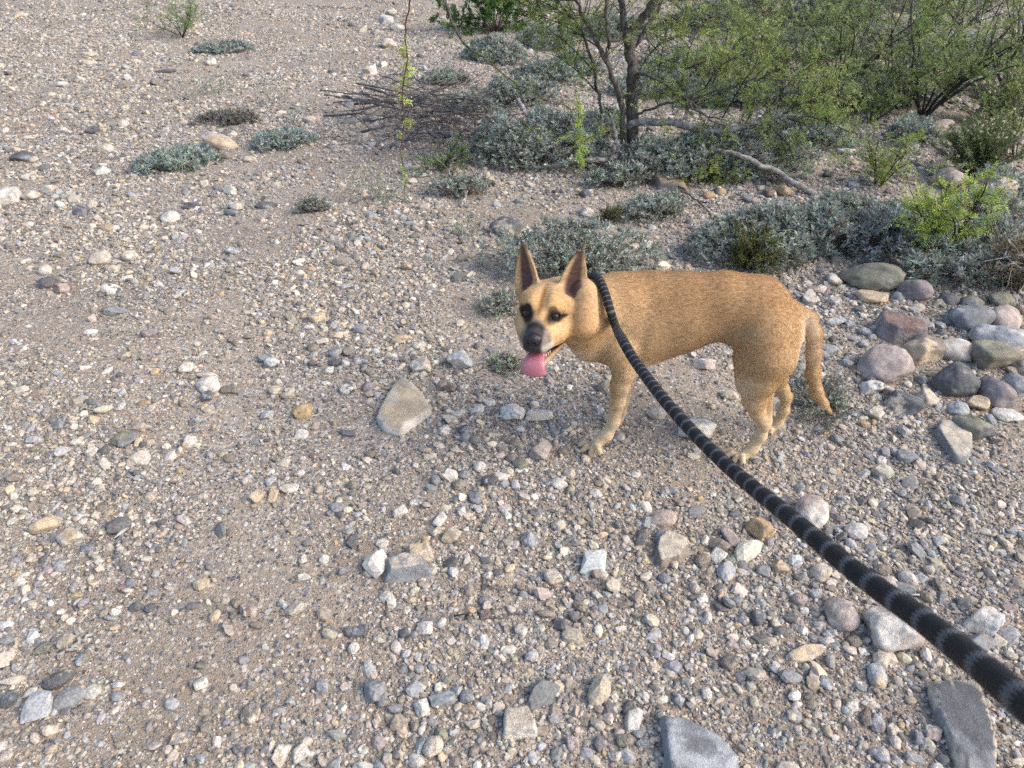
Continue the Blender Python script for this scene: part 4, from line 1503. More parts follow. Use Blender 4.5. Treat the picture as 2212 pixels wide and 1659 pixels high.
# ------------------------------------------------------------------ leash
def leash():
    m, nt, b = new_mat('braided_black_rope')
    al = N(nt, 'ShaderNodeAttribute', attribute_name='along')
    bd = N(nt, 'ShaderNodeAttribute', attribute_name='stitch')
    ar = N(nt, 'ShaderNodeAttribute', attribute_name='around')
    # grey reflective stitching: ragged rings, farther apart where the elastic rope is stretched towards the hand
    zig = math_node(nt, 'MULTIPLY', math_node(nt, 'PINGPONG', math_node(nt, 'MULTIPLY', ar.outputs['Fac'], 9.0), 0.5), 0.30)
    ph = math_node(nt, 'FRACT', math_node(nt, 'ADD', bd.outputs['Fac'], zig))
    band = smooth(nt, math_node(nt, 'ABSOLUTE', math_node(nt, 'SUBTRACT', ph, 0.5)), 0.06, 0.15, 1.0, 0.0)
    # woven cells
    w1 = math_node(nt, 'SINE', math_node(nt, 'ADD', math_node(nt, 'MULTIPLY', al.outputs['Fac'], 1500.0), math_node(nt, 'MULTIPLY', ar.outputs['Fac'], 62.83)))
    w2 = math_node(nt, 'SINE', math_node(nt, 'SUBTRACT', math_node(nt, 'MULTIPLY', al.outputs['Fac'], 1500.0), math_node(nt, 'MULTIPLY', ar.outputs['Fac'], 62.83)))
    wv = math_node(nt, 'MAXIMUM', w1, w2)
    dark = mix_col(nt, smooth(nt, wv, -0.6, 1.0), (0.008, 0.008, 0.010), (0.022, 0.022, 0.026))
    L(nt, mix_col(nt, math_node(nt, 'MULTIPLY', band, smooth(nt, wv, -0.3, 0.9, 0.12, 1.0)), dark, (0.155, 0.16, 0.175)), b.inputs['Base Color'])
    b.inputs['Roughness'].default_value = 0.7
    b.inputs['Specular IOR Level'].default_value = 0.25
    bp = N(nt, 'ShaderNodeBump', Strength=0.6, Distance=0.0012)
    L(nt, wv, bp.inputs['Height'])
    L(nt, bp.outputs[0], b.inputs['Normal'])
    root = empty('leash', (0.3, 0.9, 0.55), 'black rope leash with grey stitched rings running from dog to lower right corner', 'leash')

    def rope(name, ctrl, R, n, sides=18, close=False):
        P = spline(ctrl, n)
        mb = MB()
        mb.tube(P, R * 0.91, sides, None, not close)
        seg = np.concatenate([[0], np.cumsum(np.linalg.norm(np.diff(P, axis=0), axis=1))])
        along = np.repeat(seg, sides)
        gap = np.interp(np.linspace(0, 1, n), [0, 0.33, 0.5, 0.62, 0.75, 0.9, 1.0], [0.0125, 0.0135, 0.022, 0.03, 0.042, 0.052, 0.052])
        stitch = np.concatenate([[0], np.cumsum(np.diff(seg) / gap[1:])])
        st_v = np.repeat(stitch, sides)
        around = np.tile(np.abs(np.linspace(-1, 1, sides, endpoint=False)), n)
        if not close:
            along, around = np.concatenate([along, seg[[0, -1]]]), np.concatenate([around, [0, 0]])
            st_v = np.concatenate([st_v, stitch[[0, -1]]])
        o = mb.build(name, m, root, True, {'along': along, 'around': around, 'stitch': st_v})
        o.location = (-0.3, -0.9, -0.55)
    RR = 0.0118
    pts = [DP(640, 285, 1.80)[0], DP(672, 292, 1.765)[0] + np.array([0, 0, 0.006]), DP(706, 318, 1.715)[0], DP(738, 400, 1.672)[0], DP(766, 500, 1.640)[0], DP(800, 600, 1.618)[0]]
    for (u, v, w) in ((1345, 735, 24.5), (1375, 785, 26), (1450, 882, 30), (1560, 996, 35), (1700, 1112, 43), (1850, 1236, 52), (2000, 1345, 62), (2150, 1465, 76)):
        pts.append(at_depth(u, v, FPX * 2 * RR / w))
    pts.append(at_depth(2330, 1620, 0.40))
    pts.append(at_depth(2560, 1820, 0.33))
    rope('rope', pts, RR, 420)


leash()
# ------------------------------------------------------------------ plants
def leaf_material(name, gloss=0.55, trans=0.25):
    m, nt, b = new_mat(name)
    ca = N(nt, 'ShaderNodeAttribute', attribute_name='ca')
    L(nt, ca.outputs['Color'], b.inputs['Base Color'])
    b.inputs['Roughness'].default_value = gloss
    b.inputs['Specular IOR Level'].default_value = 0.25
    if trans:
        tr = N(nt, 'ShaderNodeBsdfTranslucent')
        L(nt, ca.outputs['Color'], tr.inputs['Color'])
        mx = N(nt, 'ShaderNodeMixShader')
        mx.inputs[0].default_value = trans
        L(nt, b.outputs[0], mx.inputs[1])
        L(nt, tr.outputs[0], mx.inputs[2])
        L(nt, mx.outputs[0], nt.nodes['Material Output'].inputs['Surface'])
    return m


def bark_material(name, a, b_, scale=(60, 60, 14)):
    m, nt, b = new_mat(name)
    tc = N(nt, 'ShaderNodeTexCoord')
    mp = N(nt, 'ShaderNodeMapping')
    mp.inputs['Scale'].default_value = scale
    L(nt, tc.outputs['Object'], mp.inputs[0])
    n1 = N(nt, 'ShaderNodeTexNoise', Scale=1.0, Detail=3.0, Roughness=0.7)
    L(nt, mp.outputs[0], n1.inputs['Vector'])
    L(nt, mix_col(nt, smooth(nt, n1.outputs[0], 0.35, 0.65), a, b_), b.inputs['Base Color'])
    b.inputs['Roughness'].default_value = 0.9
    bp = N(nt, 'ShaderNodeBump', Strength=0.9, Distance=0.006)
    L(nt, n1.outputs[0], bp.inputs['Height'])
    L(nt, bp.outputs[0], b.inputs['Normal'])
    return m


M_LEAF = leaf_material('soft_leaf')
M_STEM = leaf_material('thin_stem', 0.85, 0)
M_BARK = bark_material('dark_grey_bark', (0.035, 0.03, 0.027), (0.13, 0.115, 0.10))
M_DEAD = bark_material('weathered_grey_wood', (0.15, 0.14, 0.13), (0.42, 0.395, 0.365), (30, 30, 30))


def leaves(mb, base, d, up, ln, wd, col, fold=0.25):
    """Folded diamond leaves: base point, direction, face normal, length, width, colour - all arrays."""
    base, d = np.asarray(base), unit(d)
    side = unit(np.cross(d, up))
    nr = np.cross(side, d)
    ln, wd = np.asarray(ln)[:, None], np.asarray(wd)[:, None]
    mid = base + d * ln * 0.5
    v = np.stack([base, mid + side * wd * 0.5 + nr * wd * fold, base + d * ln, mid - side * wd * 0.5 + nr * wd * fold], 1)
    n = len(base)
    k = np.arange(n)[:, None] * 4
    t = np.concatenate([k + np.array([[0, 1, 2]]), k + np.array([[0, 2, 3]])])
    mb.add(v.reshape(-1, 3), t, None, np.repeat(col, 4, 0))


def rand_col(base, n, var=0.18, hue=0.05):
    return np.clip(np.asarray(base) * np.exp(rng.normal(0, var, n))[:, None] * (1 + rng.normal(0, hue, (n, 3))), 0.005, 0.9)


def put(parent, loc, mb, name, mat, smooth_shade=False):
    o = mb.build(name, mat, parent, smooth_shade)
    o.location = tuple(-np.asarray(loc, float))
    if name in ('foliage', 'stems', 'twigs', 'flower_heads', 'crown', 'hanging_leaves', 'stem'):
        o['kind'] = 'stuff'
    return o


def silver_shrub(u, v, w, h, label, dens=1.0, leaf=0.022, col=(0.345, 0.385, 0.335), spiky=0.0, name='silver_leaf_shrub', height=None, cat='shrub', group='silvery low shrubs'):
    """Low mound of silvery leaf rosettes; (u, v) is the foot of the mound as seen, w x h its outline."""
    if u > 1250 and v < 440:
        w *= 1.3
    p, t = ground(u, v)
    rx = w * t / FPX / 2
    el = math.atan2(CAM_H, math.hypot(p[0], p[1]))
    tot = h * t / FPX
    hz = height or min(0.48 * rx + 0.05, tot * 0.8 / math.cos(el), 0.34)
    ry = max(min((tot - hz * math.cos(el) * 0.8) / max(math.sin(el), 0.12) / 2, rx * 1.2), rx * 0.55)
    cy = p[1] + ry * 0.8
    c = np.array([p[0], cy, float(ground_z(p[0], cy))])
    root = empty(name, tuple(c), label, cat, group)
    area = math.pi * rx * ry
    nr_ = int(np.clip(area * 3000 * dens, 70, 1300))
    a = rng.uniform(0, 2 * np.pi, nr_)
    rr = np.sqrt(rng.random(nr_))
    edge = 1 + 0.20 * np.sin(2 * a + rng.uniform(0, 6)) + 0.14 * np.sin(5 * a + rng.uniform(0, 6)) + 0.08 * np.sin(9 * a + rng.uniform(0, 6))
    x, y = rx * rr * edge * np.cos(a), ry * rr * edge * np.sin(a)
    lump = 0.45 + 0.75 * vnoise(np.stack([x * 9, y * 9, np.full(nr_, c[0] * 7)], 1), 5)
    top = hz * np.sqrt(np.clip(1 - rr ** 2.4, 0.02, 1)) * lump
    z = top * np.where(rng.random(nr_) < 0.75, rng.uniform(0.8, 1.05, nr_), rng.uniform(0.25, 0.8, nr_)) + 0.012
    gz = ground_z(c[0] + x, c[1] + y)
    P = np.stack([c[0] + x, c[1] + y, gz + z], 1)
    outd = unit(np.stack([x / rx * 0.8, y / ry * 0.8, np.full(nr_, 0.85)], 1) + rng.normal(0, 0.25, (nr_, 3)))
    per = 12
    B = np.repeat(P, per, 0)
    O = np.repeat(outd, per, 0)
    fan = unit(rng.normal(size=(nr_ * per, 3)))
    d = unit(O * rng.uniform(0.35, 1.1, nr_ * per)[:, None] + fan * (0.95 + spiky))
    d[:, 2] = np.abs(d[:, 2]) * 0.8 + d[:, 2] * 0.2
    B = B + O * rng.uniform(-0.028, 0.008, nr_ * per)[:, None]
    ln = leaf * rng.uniform(0.6, 1.25, nr_ * per)
    mb = MB()
    leaves(mb, B, d, O + rng.normal(0, 0.3, O.shape), ln, ln * rng.uniform(0.26, 0.40, nr_ * per), np.repeat(np.where((rng.random(nr_) < 0.10)[:, None], rand_col((0.22, 0.19, 0.15), nr_, 0.2), rand_col(col, nr_, 0.17, 0.045)), per, 0) * np.exp(rng.normal(0, 0.12, nr_ * per))[:, None])
    put(root, c, mb, 'foliage', M_LEAF)
    st = MB()
    for i in rng.choice(nr_, min(nr_, 90), replace=False):
        b0 = c + np.array([x[i] * 0.3, y[i] * 0.3, 0.0])
        mid = (b0 + P[i]) / 2 + rng.normal(0, 0.012, 3)
        st.tube([b0, mid, P[i]], [0.0022, 0.0017, 0.0010], 3, np.array([0.17, 0.14, 0.115]) * rng.uniform(0.5, 1.4), False)
    for i in rng.choice(nr_, min(nr_, 26), replace=False):
        w_ = wander(P[i] - outd[i] * 0.03, outd[i] + rng.normal(0, 0.5, 3), rng.uniform(0.04, 0.11), 4, 0.25)
        st.tube(w_, [0.0016, 0.0014, 0.0012, 0.001, 0.0006], 3, np.array([0.24, 0.21, 0.18]) * rng.uniform(0.6, 1.3), False)
    put(root, c, st, 'stems', M_STEM)
    return root


FR_N = 6


def fronds(mb, base, d, L_, col, wide=1.0, var=0.14):
    """Feathery compound leaves: a short rachis with paired slim leaflets."""
    n = len(base)
    d = unit(d)
    side = unit(np.cross(d, np.array([0, 0, 1.0]) + rng.normal(0, 0.45, (n, 3))))
    cols = rand_col(col, n, var, 0.06)
    for j in range(FR_N):
        tpos = (j + 0.6) / FR_N
        drop = -0.22 * tpos ** 2
        bp = base + d * (L_ * tpos)[:, None] + np.array([0, 0, 1.0]) * (L_ * drop)[:, None]
        for sg in (-1, 1):
            ld = unit(side * sg + d * rng.uniform(0.35, 0.8, n)[:, None] + rng.normal(0, 0.16, (n, 3)))
            ln = L_ * 0.36 * rng.uniform(0.7, 1.15, n)
            leaves(mb, bp, ld, np.cross(d, side) + rng.normal(0, 0.4, (n, 3)), ln, ln * 0.26 * wide, cols * rng.uniform(0.85, 1.12, (n, 1)), 0.1)


def wander(p, d, length, n, bend=0.22, grav=0.0):
    pts = [np.asarray(p, float)]
    d = unit(d)
    for _ in range(n):
        d = unit(d + rng.normal(0, bend, 3) + np.array([0, 0, grav]))
        pts.append(pts[-1] + d * length / n)
    return np.array(pts)


def along(pts, t):
    i = np.clip(t * (len(pts) - 1), 0, len(pts) - 1.0001)
    k = i.astype(int)
    f = (i - k)[:, None]
    return pts[k] * (1 - f) + pts[k + 1] * f, unit(pts[k + 1] - pts[k])


def twig_sprays(tw, lf, pts, n_tw, L_tw, col, frond=0.055, r0=0.0022, updir=(0, 0, 0.3), per=9, wide=1.0, wood=(0.05, 0.042, 0.035), grav=0.0):
    """Side twigs off a limb, each carrying fronds."""
    t = np.sort(rng.uniform(0.12, 1.0, n_tw))
    P, D = along(pts, t)
    for p, d in zip(P, D):
        sd = unit(np.cross(d, unit(rng.normal(size=3))))
        tp = wander(p, sd + d * 0.6 + np.array(updir), L_tw * rng.uniform(0.55, 1.3), 5, 0.2, grav)
        tw.tube(tp, np.linspace(r0, 0.0007, 6), 4, np.array(wood) * rng.uniform(0.7, 1.8), False)
        k = rng.poisson(per)
        if k:
            q, e = along(tp, rng.uniform(0.1, 1.0, k))
            fd = unit(e * 0.5 + rng.normal(0, 0.7, (k, 3)) + np.array([0, 0, 0.1]))
            fronds(lf, q, fd, frond * rng.uniform(0.6, 1.25, k), col, wide)


def feathery_shrub(u, v, w, h, label, stems=9, col=(0.2, 0.26, 0.08), lean=(0, 0, 0), frond=0.05, ntw=9, per=7, name='feathery_shrub', cat='shrub', group='feathery green shrubs', tall=None, wood=(0.035, 0.03, 0.027), thick=0.007):
    p, t = ground(u, v)
    W = w * t / FPX
    H_ = tall or h * t / FPX
    root = empty(name, tuple(p), label, cat, group)
    st, tw, lf = MB(), MB(), MB()
    for i in range(stems):
        a = rng.uniform(0, 2 * np.pi)
        d = np.array([math.cos(a) * W * 0.5, math.sin(a) * W * 0.35, H_ * rng.uniform(0.65, 1.1)]) + np.array(lean) * H_
        pts = wander(p + np.array([math.cos(a), math.sin(a), 0]) * thick * 2, d, np.linalg.norm(d) * rng.uniform(0.75, 1.1), 8, 0.13)
        st.tube(pts, np.linspace(thick * rng.uniform(0.6, 1.1), 0.0016, 9), 5, np.array(wood) * rng.uniform(0.7, 1.5), False)
        twig_sprays(tw, lf, pts, ntw, 0.28 * math.sqrt(W * H_) + 0.03, col, frond, 0.0022, (0, 0, 0.25), per, wood=wood)
    put(root, p, st, 'stems', M_STEM, True)
    put(root, p, tw, 'twigs', M_STEM, True)
    put(root, p, lf, 'foliage', M_LEAF)
    return root


def fuzzy_shrub(u, v, w, h, label, col=(0.135, 0.165, 0.07), flowers=60, n=1500, name='fuzzy_green_shrub', dry=0.25):
    """Rounded broom of fine upright needles, some dry, with tiny cream flower heads."""
    p, t = ground(u, v)
    W, H_ = w * t / FPX, h * t / FPX
    root = empty(name, tuple(p), label, 'shrub', 'broom-like rounded shrubs')
    st, lf, fl = MB(), MB(), MB()
    tips = []
    for i in range(85):
        d = unit(np.array([rng.normal(0, 0.55) * W / H_, rng.normal(0, 0.45), 1.0]))
        pts = wander(p + rng.normal(0, 0.02, 3) * np.array([1, 1, 0]), d, H_ * rng.uniform(0.7, 1.05), 5, 0.12)
        st.tube(pts, np.linspace(0.0022, 0.0008, 6), 3, np.array([0.14, 0.115, 0.085]) * rng.uniform(0.5, 1.4), False)
        tips.append(pts)
    m = n // 85 + 1
    for pts in tips:
        isdry = rng.random() < dry
        k = m * 2
        q, e = along(pts, rng.uniform(0.25, 1.0, k))
        d = unit(e + rng.normal(0, 0.45, (k, 3)))
        ln = rng.uniform(0.018, 0.042, k)
        leaves(lf, q, d, rng.normal(size=(k, 3)), ln, np.full(k, 0.0046), rand_col((0.21, 0.18, 0.13) if isdry else col, k, 0.2), 0.1)
    if flowers:
        for i in range(flowers):
            pts = tips[rng.integers(len(tips))]
            c0 = pts[-1] + rng.normal(0, 0.02, 3)
            q = np.tile(c0, (7, 1))
            d = unit(rng.normal(size=(7, 3)) + np.array([0, -0.3, 0.8]))
            leaves(fl, q, d, rng.normal(size=(7, 3)), np.full(7, 0.011), np.full(7, 0.007), rand_col((0.66, 0.60, 0.40), 7, 0.1), 0.1)
        put(root, p, fl, 'flower_heads', M_LEAF)
    put(root, p, st, 'stems', M_STEM)
    put(root, p, lf, 'foliage', M_LEAF)
    return root


def leafy_bush(u, v, w, h, label, col=(0.07, 0.15, 0.045), n=5000, leaf=0.024, name='leafy_bush', wide=0.45, cat='bush'):
    p, t = ground(u, v)
    W, H_ = w * t / FPX, h * t / FPX
    root = empty(name, tuple(p), label, cat)
    st, lf = MB(), MB()
    nst = 46
    for i in range(nst):
        a = rng.uniform(0, 2 * np.pi)
        r_ = math.sqrt(rng.random())
        d = np.array([math.cos(a) * W * 0.5 * r_, math.sin(a) * W * 0.35 * r_, H_ * math.sqrt(max(1 - 0.8 * r_ * r_, 0.1)) * rng.uniform(0.75, 1.05)])
        pts = wander(p, d, np.linalg.norm(d), 6, 0.16)
        st.tube(pts, np.linspace(0.005, 0.0012, 7), 4, np.array([0.07, 0.055, 0.04]) * rng.uniform(0.6, 1.5), False)
        for _ in range(4):
            q0, e0 = along(pts, rng.uniform(0.3, 1.0, 1))
            tw = wander(q0[0], e0[0] + rng.normal(0, 0.8, 3), 0.22 * H_, 3, 0.2)
            st.tube(tw, np.linspace(0.0016, 0.0007, 4), 3, np.array([0.09, 0.07, 0.05]), False)
            k = n // (nst * 4)
            q, e = along(tw, rng.uniform(0.1, 1.0, k))
            ln = leaf * rng.uniform(0.6, 1.2, k)
            leaves(lf, q + rng.normal(0, 0.006, (k, 3)), unit(e + rng.normal(0, 0.8, (k, 3))), rng.normal(0, 0.5, (k, 3)) + np.array([0, 0, 1.0]), ln, ln * wide, np.tile(rand_col(col, 1, 0.2), (k, 1)) * np.exp(rng.normal(0, 0.15, k))[:, None], 0.15)
    put(root, p, st, 'stems', M_STEM)
    put(root, p, lf, 'foliage', M_LEAF)
    return root


# ---- the mesquite tree
def mesquite():
    base, _ = ground(1366, 352)
    YT = base[1]
    root = empty('mesquite_tree', tuple(base), 'thin mesquite tree with dark forked trunk and feathery leaves behind the dog', 'tree')
    GREEN = (0.235, 0.30, 0.085)
    BRIGHT = (0.32, 0.41, 0.08)

    def pt(u, v, dy=0.0):
        return at(u, v, YT + dy)

    def limb(name, ctrl, r, n=26, sides=9, mat=M_BARK, knots=0.12):
        P = spline([pt(*c) for c in ctrl], n)
        P[1:-1] += rng.normal(0, 0.004, (n - 2, 3))
        rad = np.interp(np.linspace(0, 1, n), np.linspace(0, 1, len(r)), r) * (0.72 if mat is M_BARK else 0.8) * (1 + rng.normal(0, knots, n) * 0.5)
        mb = MB()
        mb.tube(P, rad, sides)
        put(root, base, mb, name, mat, True)
        return P
    tw, lf, hl = MB(), MB(), MB()
    trunk = limb('trunk', [(1368, 356), (1371, 330), (1366, 290), (1366, 240), (1366, 190), (1364, 140), (1360, 92), (1356, 66)], [0.062, 0.056, 0.050, 0.046, 0.043, 0.043, 0.044], 30, 12)
    L1 = limb('limb', [(1360, 78), (1378, 50, -0.02), (1402, 20, -0.04), (1430, -30, -0.06), (1470, -130, -0.1), (1500, -260, -0.1)], [0.036, 0.032, 0.030, 0.026, 0.018, 0.010])
    L2 = limb('limb', [(1358, 80), (1348, 50, 0.03), (1343, 10, 0.06), (1338, -60, 0.1), (1320, -200, 0.2), (1290, -340, 0.3)], [0.030, 0.027, 0.025, 0.022, 0.016, 0.008])
    L3 = limb('limb', [(1372, 100, 0.06), (1396, 62, 0.08), (1420, 20, 0.1), (1446, -30, 0.12), (1520, -160, 0.2)], [0.016, 0.016, 0.014, 0.012, 0.006])
    S1 = limb('limb', [(1346, 330, -0.04), (1346, 280, -0.05), (1340, 220, -0.06), (1322, 160, -0.06), (1300, 115, -0.05), (1285, 80, -0.03), (1262, 40, -0.02), (1235, -10, 0.0), (1190, -120, 0.1)], [0.026, 0.025, 0.023, 0.021, 0.018, 0.016, 0.013, 0.010, 0.006], 34)
    S2 = limb('limb', [(1308, 128, -0.05), (1316, 92, -0.08), (1311, 50, -0.1), (1310, 0, -0.1), (1316, -90, -0.12), (1325, -220, -0.1)], [0.017, 0.017, 0.016, 0.015, 0.010, 0.006])
    S3 = limb('limb', [(1300, 245, 0.1), (1290, 190, 0.12), (1278, 130, 0.14), (1262, 80, 0.16), (1235, 40, 0.18), (1200, 0, 0.2), (1150, -60, 0.25)], [0.013, 0.013, 0.012, 0.011, 0.009, 0.007, 0.004])
    low = limb('limb', [(1352, 276, -0.02), (1372, 266, -0.05), (1420, 264, -0.10), (1470, 268, -0.15), (1520, 280, -0.20), (1560, 284, -0.24), (1610, 274, -0.28), (1650, 260, -0.32), (1690, 252, -0.36), (1745, 250, -0.4)],
               [0.022, 0.027, 0.026, 0.025, 0.027, 0.026, 0.023, 0.018, 0.012, 0.006], 44, 10, M_DEAD)
    f1 = limb('limb', [(1655, 262, -0.32), (1680, 285, -0.36), (1704, 312, -0.42), (1716, 340, -0.46)], [0.013, 0.011, 0.009, 0.005], 14, 7)
    f2 = limb('limb', [(1645, 266, -0.32), (1655, 290, -0.34), (1668, 318, -0.38), (1682, 338, -0.42)], [0.009, 0.008, 0.006, 0.004], 14, 7)
    R1 = limb('limb', [(1368, 172), (1384, 160, -0.05), (1410, 168, -0.1), (1445, 190, -0.15), (1480, 212, -0.2), (1505, 238, -0.22), (1560, 258, -0.2)], [0.015, 0.014, 0.013, 0.012, 0.010, 0.008, 0.004], 24, 7)
    R2 = limb('limb', [(1372, 250), (1400, 238, -0.06), (1450, 222, -0.12), (1500, 212, -0.16), (1550, 196, -0.2), (1610, 176, -0.25), (1660, 165, -0.3)], [0.011, 0.010, 0.010, 0.008, 0.007, 0.005, 0.003], 24, 7)
    R3 = limb('limb', [(1450, 190, -0.15), (1500, 225, -0.24), (1540, 262, -0.3), (1600, 270, -0.35)], [0.008, 0.007, 0.005, 0.003], 14, 6)
    R4 = limb('limb', [(1366, 195, 0.05), (1400, 120, 0.1), (1440, 90, 0.1), (1500, 60, 0.1), (1580, 20, 0.15)], [0.008, 0.007, 0.006, 0.005, 0.003], 18, 6)
    # weathered dead wood at the foot
    limb('dead_stub', [(1338, 345, -0.1), (1336, 318, -0.1), (1328, 290, -0.1), (1324, 262, -0.1)], [0.022, 0.020, 0.017, 0.010], 12, 8, M_DEAD, 0.25)
    limb('dead_root', [(1352, 352, -0.06), (1320, 346, -0.14), (1290, 344, -0.18), (1255, 346, -0.2), (1215, 356, -0.16), (1170, 362, -0.12), (1118, 358, -0.1)], [0.016, 0.018, 0.020, 0.020, 0.017, 0.014, 0.006], 24, 8, M_DEAD, 0.25)
    limb('dead_root', [(1318, 340, -0.14), (1326, 318, -0.16), (1332, 304, -0.14)], [0.010, 0.009, 0.006], 8, 6, M_DEAD, 0.25)
    # the long branch drooping left and down with its bright hanging tip
    droop = limb('drooping_branch', [(930, -70, -0.2), (968, 20, -0.35), (1000, 90, -0.5), (1050, 130, -0.62), (1110, 175, -0.7), (1180, 212, -0.75), (1245, 236, -0.78)], [0.010, 0.009, 0.008, 0.007, 0.005, 0.004, 0.003], 30, 6)
    hang = limb('drooping_branch', [(1243, 200, -0.7), (1250, 240, -0.76), (1252, 290, -0.78), (1255, 345, -0.79)], [0.003, 0.003, 0.0025, 0.002], 14, 5)
    side = limb('drooping_branch', [(1252, 300, -0.78), (1220, 296, -0.82), (1180, 285, -0.84), (1130, 270, -0.86)], [0.003, 0.0025, 0.002, 0.0015], 14, 5)
    side2 = limb('drooping_branch', [(1252, 310, -0.78), (1275, 298, -0.78), (1300, 284, -0.78)], [0.003, 0.0025, 0.002], 10, 5)
    limb('limb', [(1338, -60, 0.1), (1200, -160, 0.0), (1050, -160, -0.1), (930, -70, -0.2)], [0.016, 0.014, 0.012, 0.010], 20, 7)
    for P_, n_, c_, fl in ((droop, 70, (0.15, 0.20, 0.05), 0.035), (hang, 80, BRIGHT, 0.042), (side, 26, BRIGHT, 0.036), (side2, 22, BRIGHT, 0.038)):
        q, e = along(P_, rng.uniform(0.15 if P_ is droop else 0.0, 1.0, n_))
        fronds(lf, q, unit(e + rng.normal(0, 0.7, (n_, 3))), fl * rng.uniform(0.6, 1.3, n_), c_, 1.1)
    # foliage sprays
    for P_, n_, L_, per in ((L1, 16, 0.30, 8), (L2, 16, 0.30, 8), (L3, 12, 0.25, 7), (S1, 16, 0.22, 5), (S2, 12, 0.22, 6), (S3, 20, 0.26, 8), (R1, 18, 0.24, 9), (R2, 28, 0.26, 10), (R3, 7, 0.2, 8), (R4, 26, 0.26, 9), (f1, 9, 0.14, 6), (f2, 7, 0.12, 6)):
        twig_sprays(tw, lf, P_, n_, L_, GREEN, 0.05, 0.0026, (0, 0, 0.1), per)
    up = low[24:]
    twig_sprays(tw, lf, up, 18, 0.28, GREEN, 0.05, 0.0028, (0.1, 0, 0.7), 9)
    # twigs rising into view between trunk and low limb
    for (u, v, u2, v2, dy) in ((1500, 230, 1600, 80, -0.1), (1560, 255, 1690, 90, -0.15), (1600, 240, 1640, 30, 0.0), (1470, 205, 1520, 40, 0.05), (1650, 250, 1780, 120, -0.2), (1690, 252, 1800, 190, -0.3), (1700, 255, 1760, 300, -0.4), (1740, 250, 1840, 290, -0.45), (1420, 175, 1440, 60, 0.1), (1290, 200, 1200, 120, 0.1), (1280, 150, 1180, 60, 0.2), (1290, 100, 1120, 20, 0.25), (1235, 40, 1090, -20, 0.2), (1540, 180, 1600, 120, -0.2), (1480, 150, 1560, 130, -0.1)):
        P_ = spline([pt(u, v, dy), pt((u + u2) / 2 + rng.normal(0, 8), (v + v2) / 2 - 8, dy), pt(u2, v2, dy + rng.normal(0, 0.15))], 12)
        tw.tube(P_, np.linspace(0.005, 0.0016, 12), 5, (0.04, 0.035, 0.03), False)
        twig_sprays(tw, lf, P_, 13, 0.22, GREEN, 0.05, 0.0022, (0, 0, 0.2), 8)
    # crown above the picture
    for P_ in (L1[14:], L2[14:], L3[14:], S1[24:], S2[14:]):
        twig_sprays(tw, lf, P_, 22, 0.45, GREEN, 0.06, 0.003, (0, 0, 0.2), 10)
    # the twig hanging near the viewer, carried by a long limb overhead
    carry = [pt(1320, -200, 0.2), np.array([-0.1, 4.2, 2.5]), np.array([-0.42, 3.4, 2.45]), np.array([-0.45, 2.9, 2.25])]
    Pc = spline(carry, 24)
    mb = MB()
    mb.tube(Pc, np.linspace(0.018, 0.007, 24), 7)
    put(root, base, mb, 'limb', M_BARK, True)
    twig_sprays(tw, lf, Pc, 16, 0.3, GREEN, 0.06, 0.003, (0, 0, 0.2), 8)
    YH = 2.9
    hp = spline([Pc[-1], at(886, -170, YH), at(882, 0, YH), at(876, 100, YH), at(872, 200, YH), at(868, 300, YH), at(872, 370, YH), at(879, 432, YH)], 46)
    hp[1:] += np.stack([0.006 * np.sin(np.arange(45) * 0.7), np.zeros(45), np.zeros(45)], 1) + rng.normal(0, 0.002, (45, 3))
    mb = MB()
    mb.tube(hp, np.linspace(0.0040, 0.0013, 46), 6, (0.10, 0.04, 0.03), False)
    put(root, base, mb, 'hanging_twig', M_STEM, True)
    nb = 34
    for tq in np.concatenate([np.sort(rng.uniform(0.40, 0.99, nb))]):
        q, e = along(hp, np.array([tq]))
        k = 1
        for _ in range(k):
            big = np.interp(tq, [0.4, 0.6, 0.85, 1.0], [0.034, 0.030, 0.022, 0.013])
            fronds(hl, np.repeat(q, 3, 0), unit(rng.normal(0, 0.7, (3, 3)) + np.array([rng.choice([-1, 1]) * 0.8, 0, 0.25])), np.full(3, big) * rng.uniform(0.7, 1.3, 3), (0.36, 0.43, 0.09), 1.3)
    put(root, base, hl, 'hanging_leaves', M_LEAF)
    put(root, base, tw, 'twigs', M_STEM, True)
    put(root, base, lf, 'crown', M_LEAF)


mesquite()

# ---- shrubs, one by one
silver_shrub(1235, 622, 350, 125, 'silvery low shrub right behind the dog\'s head and ears', 1.25, 0.021)
silver_shrub(1085, 690, 90, 110, 'narrow silvery tuft left of the dog\'s face', 1.0, 0.020)
silver_shrub(1700, 585, 330, 175, 'large silvery shrub with crisp leaves behind the dog\'s hips', 1.3, 0.026)
silver_shrub(1920, 580, 190, 150, 'silvery shrub with bare grey stems behind the olive boulder', 0.8, 0.024, (0.22, 0.25, 0.245))
silver_shrub(2085, 632, 220, 120, 'silvery shrub spreading over the back of the boulder pile', 1.0, 0.026)
silver_shrub(2150, 480, 150, 70, 'silvery shrub in front of the big beige boulder', 1.0, 0.025)
silver_shrub(1165, 372, 340, 125, 'broad silvery shrub left of the tree trunk', 1.2, 0.027)
silver_shrub(1560, 404, 300, 100, 'broad silvery shrub under the low grey limb', 1.2, 0.028, height=0.26)
silver_shrub(1412, 482, 160, 80, 'small silvery shrub in front of the rusty brown slab', 1.0, 0.024)
silver_shrub(995, 432, 120, 50, 'small flat silvery shrub left of the dark cream-faced boulder', 0.8, 0.024)
silver_shrub(1072, 140, 125, 62, 'rounded silvery shrub below the leafy green bush', 1.1, 0.03)
silver_shrub(965, 186, 100, 42, 'small silvery shrub behind the pile of dead twigs', 1.0, 0.03)
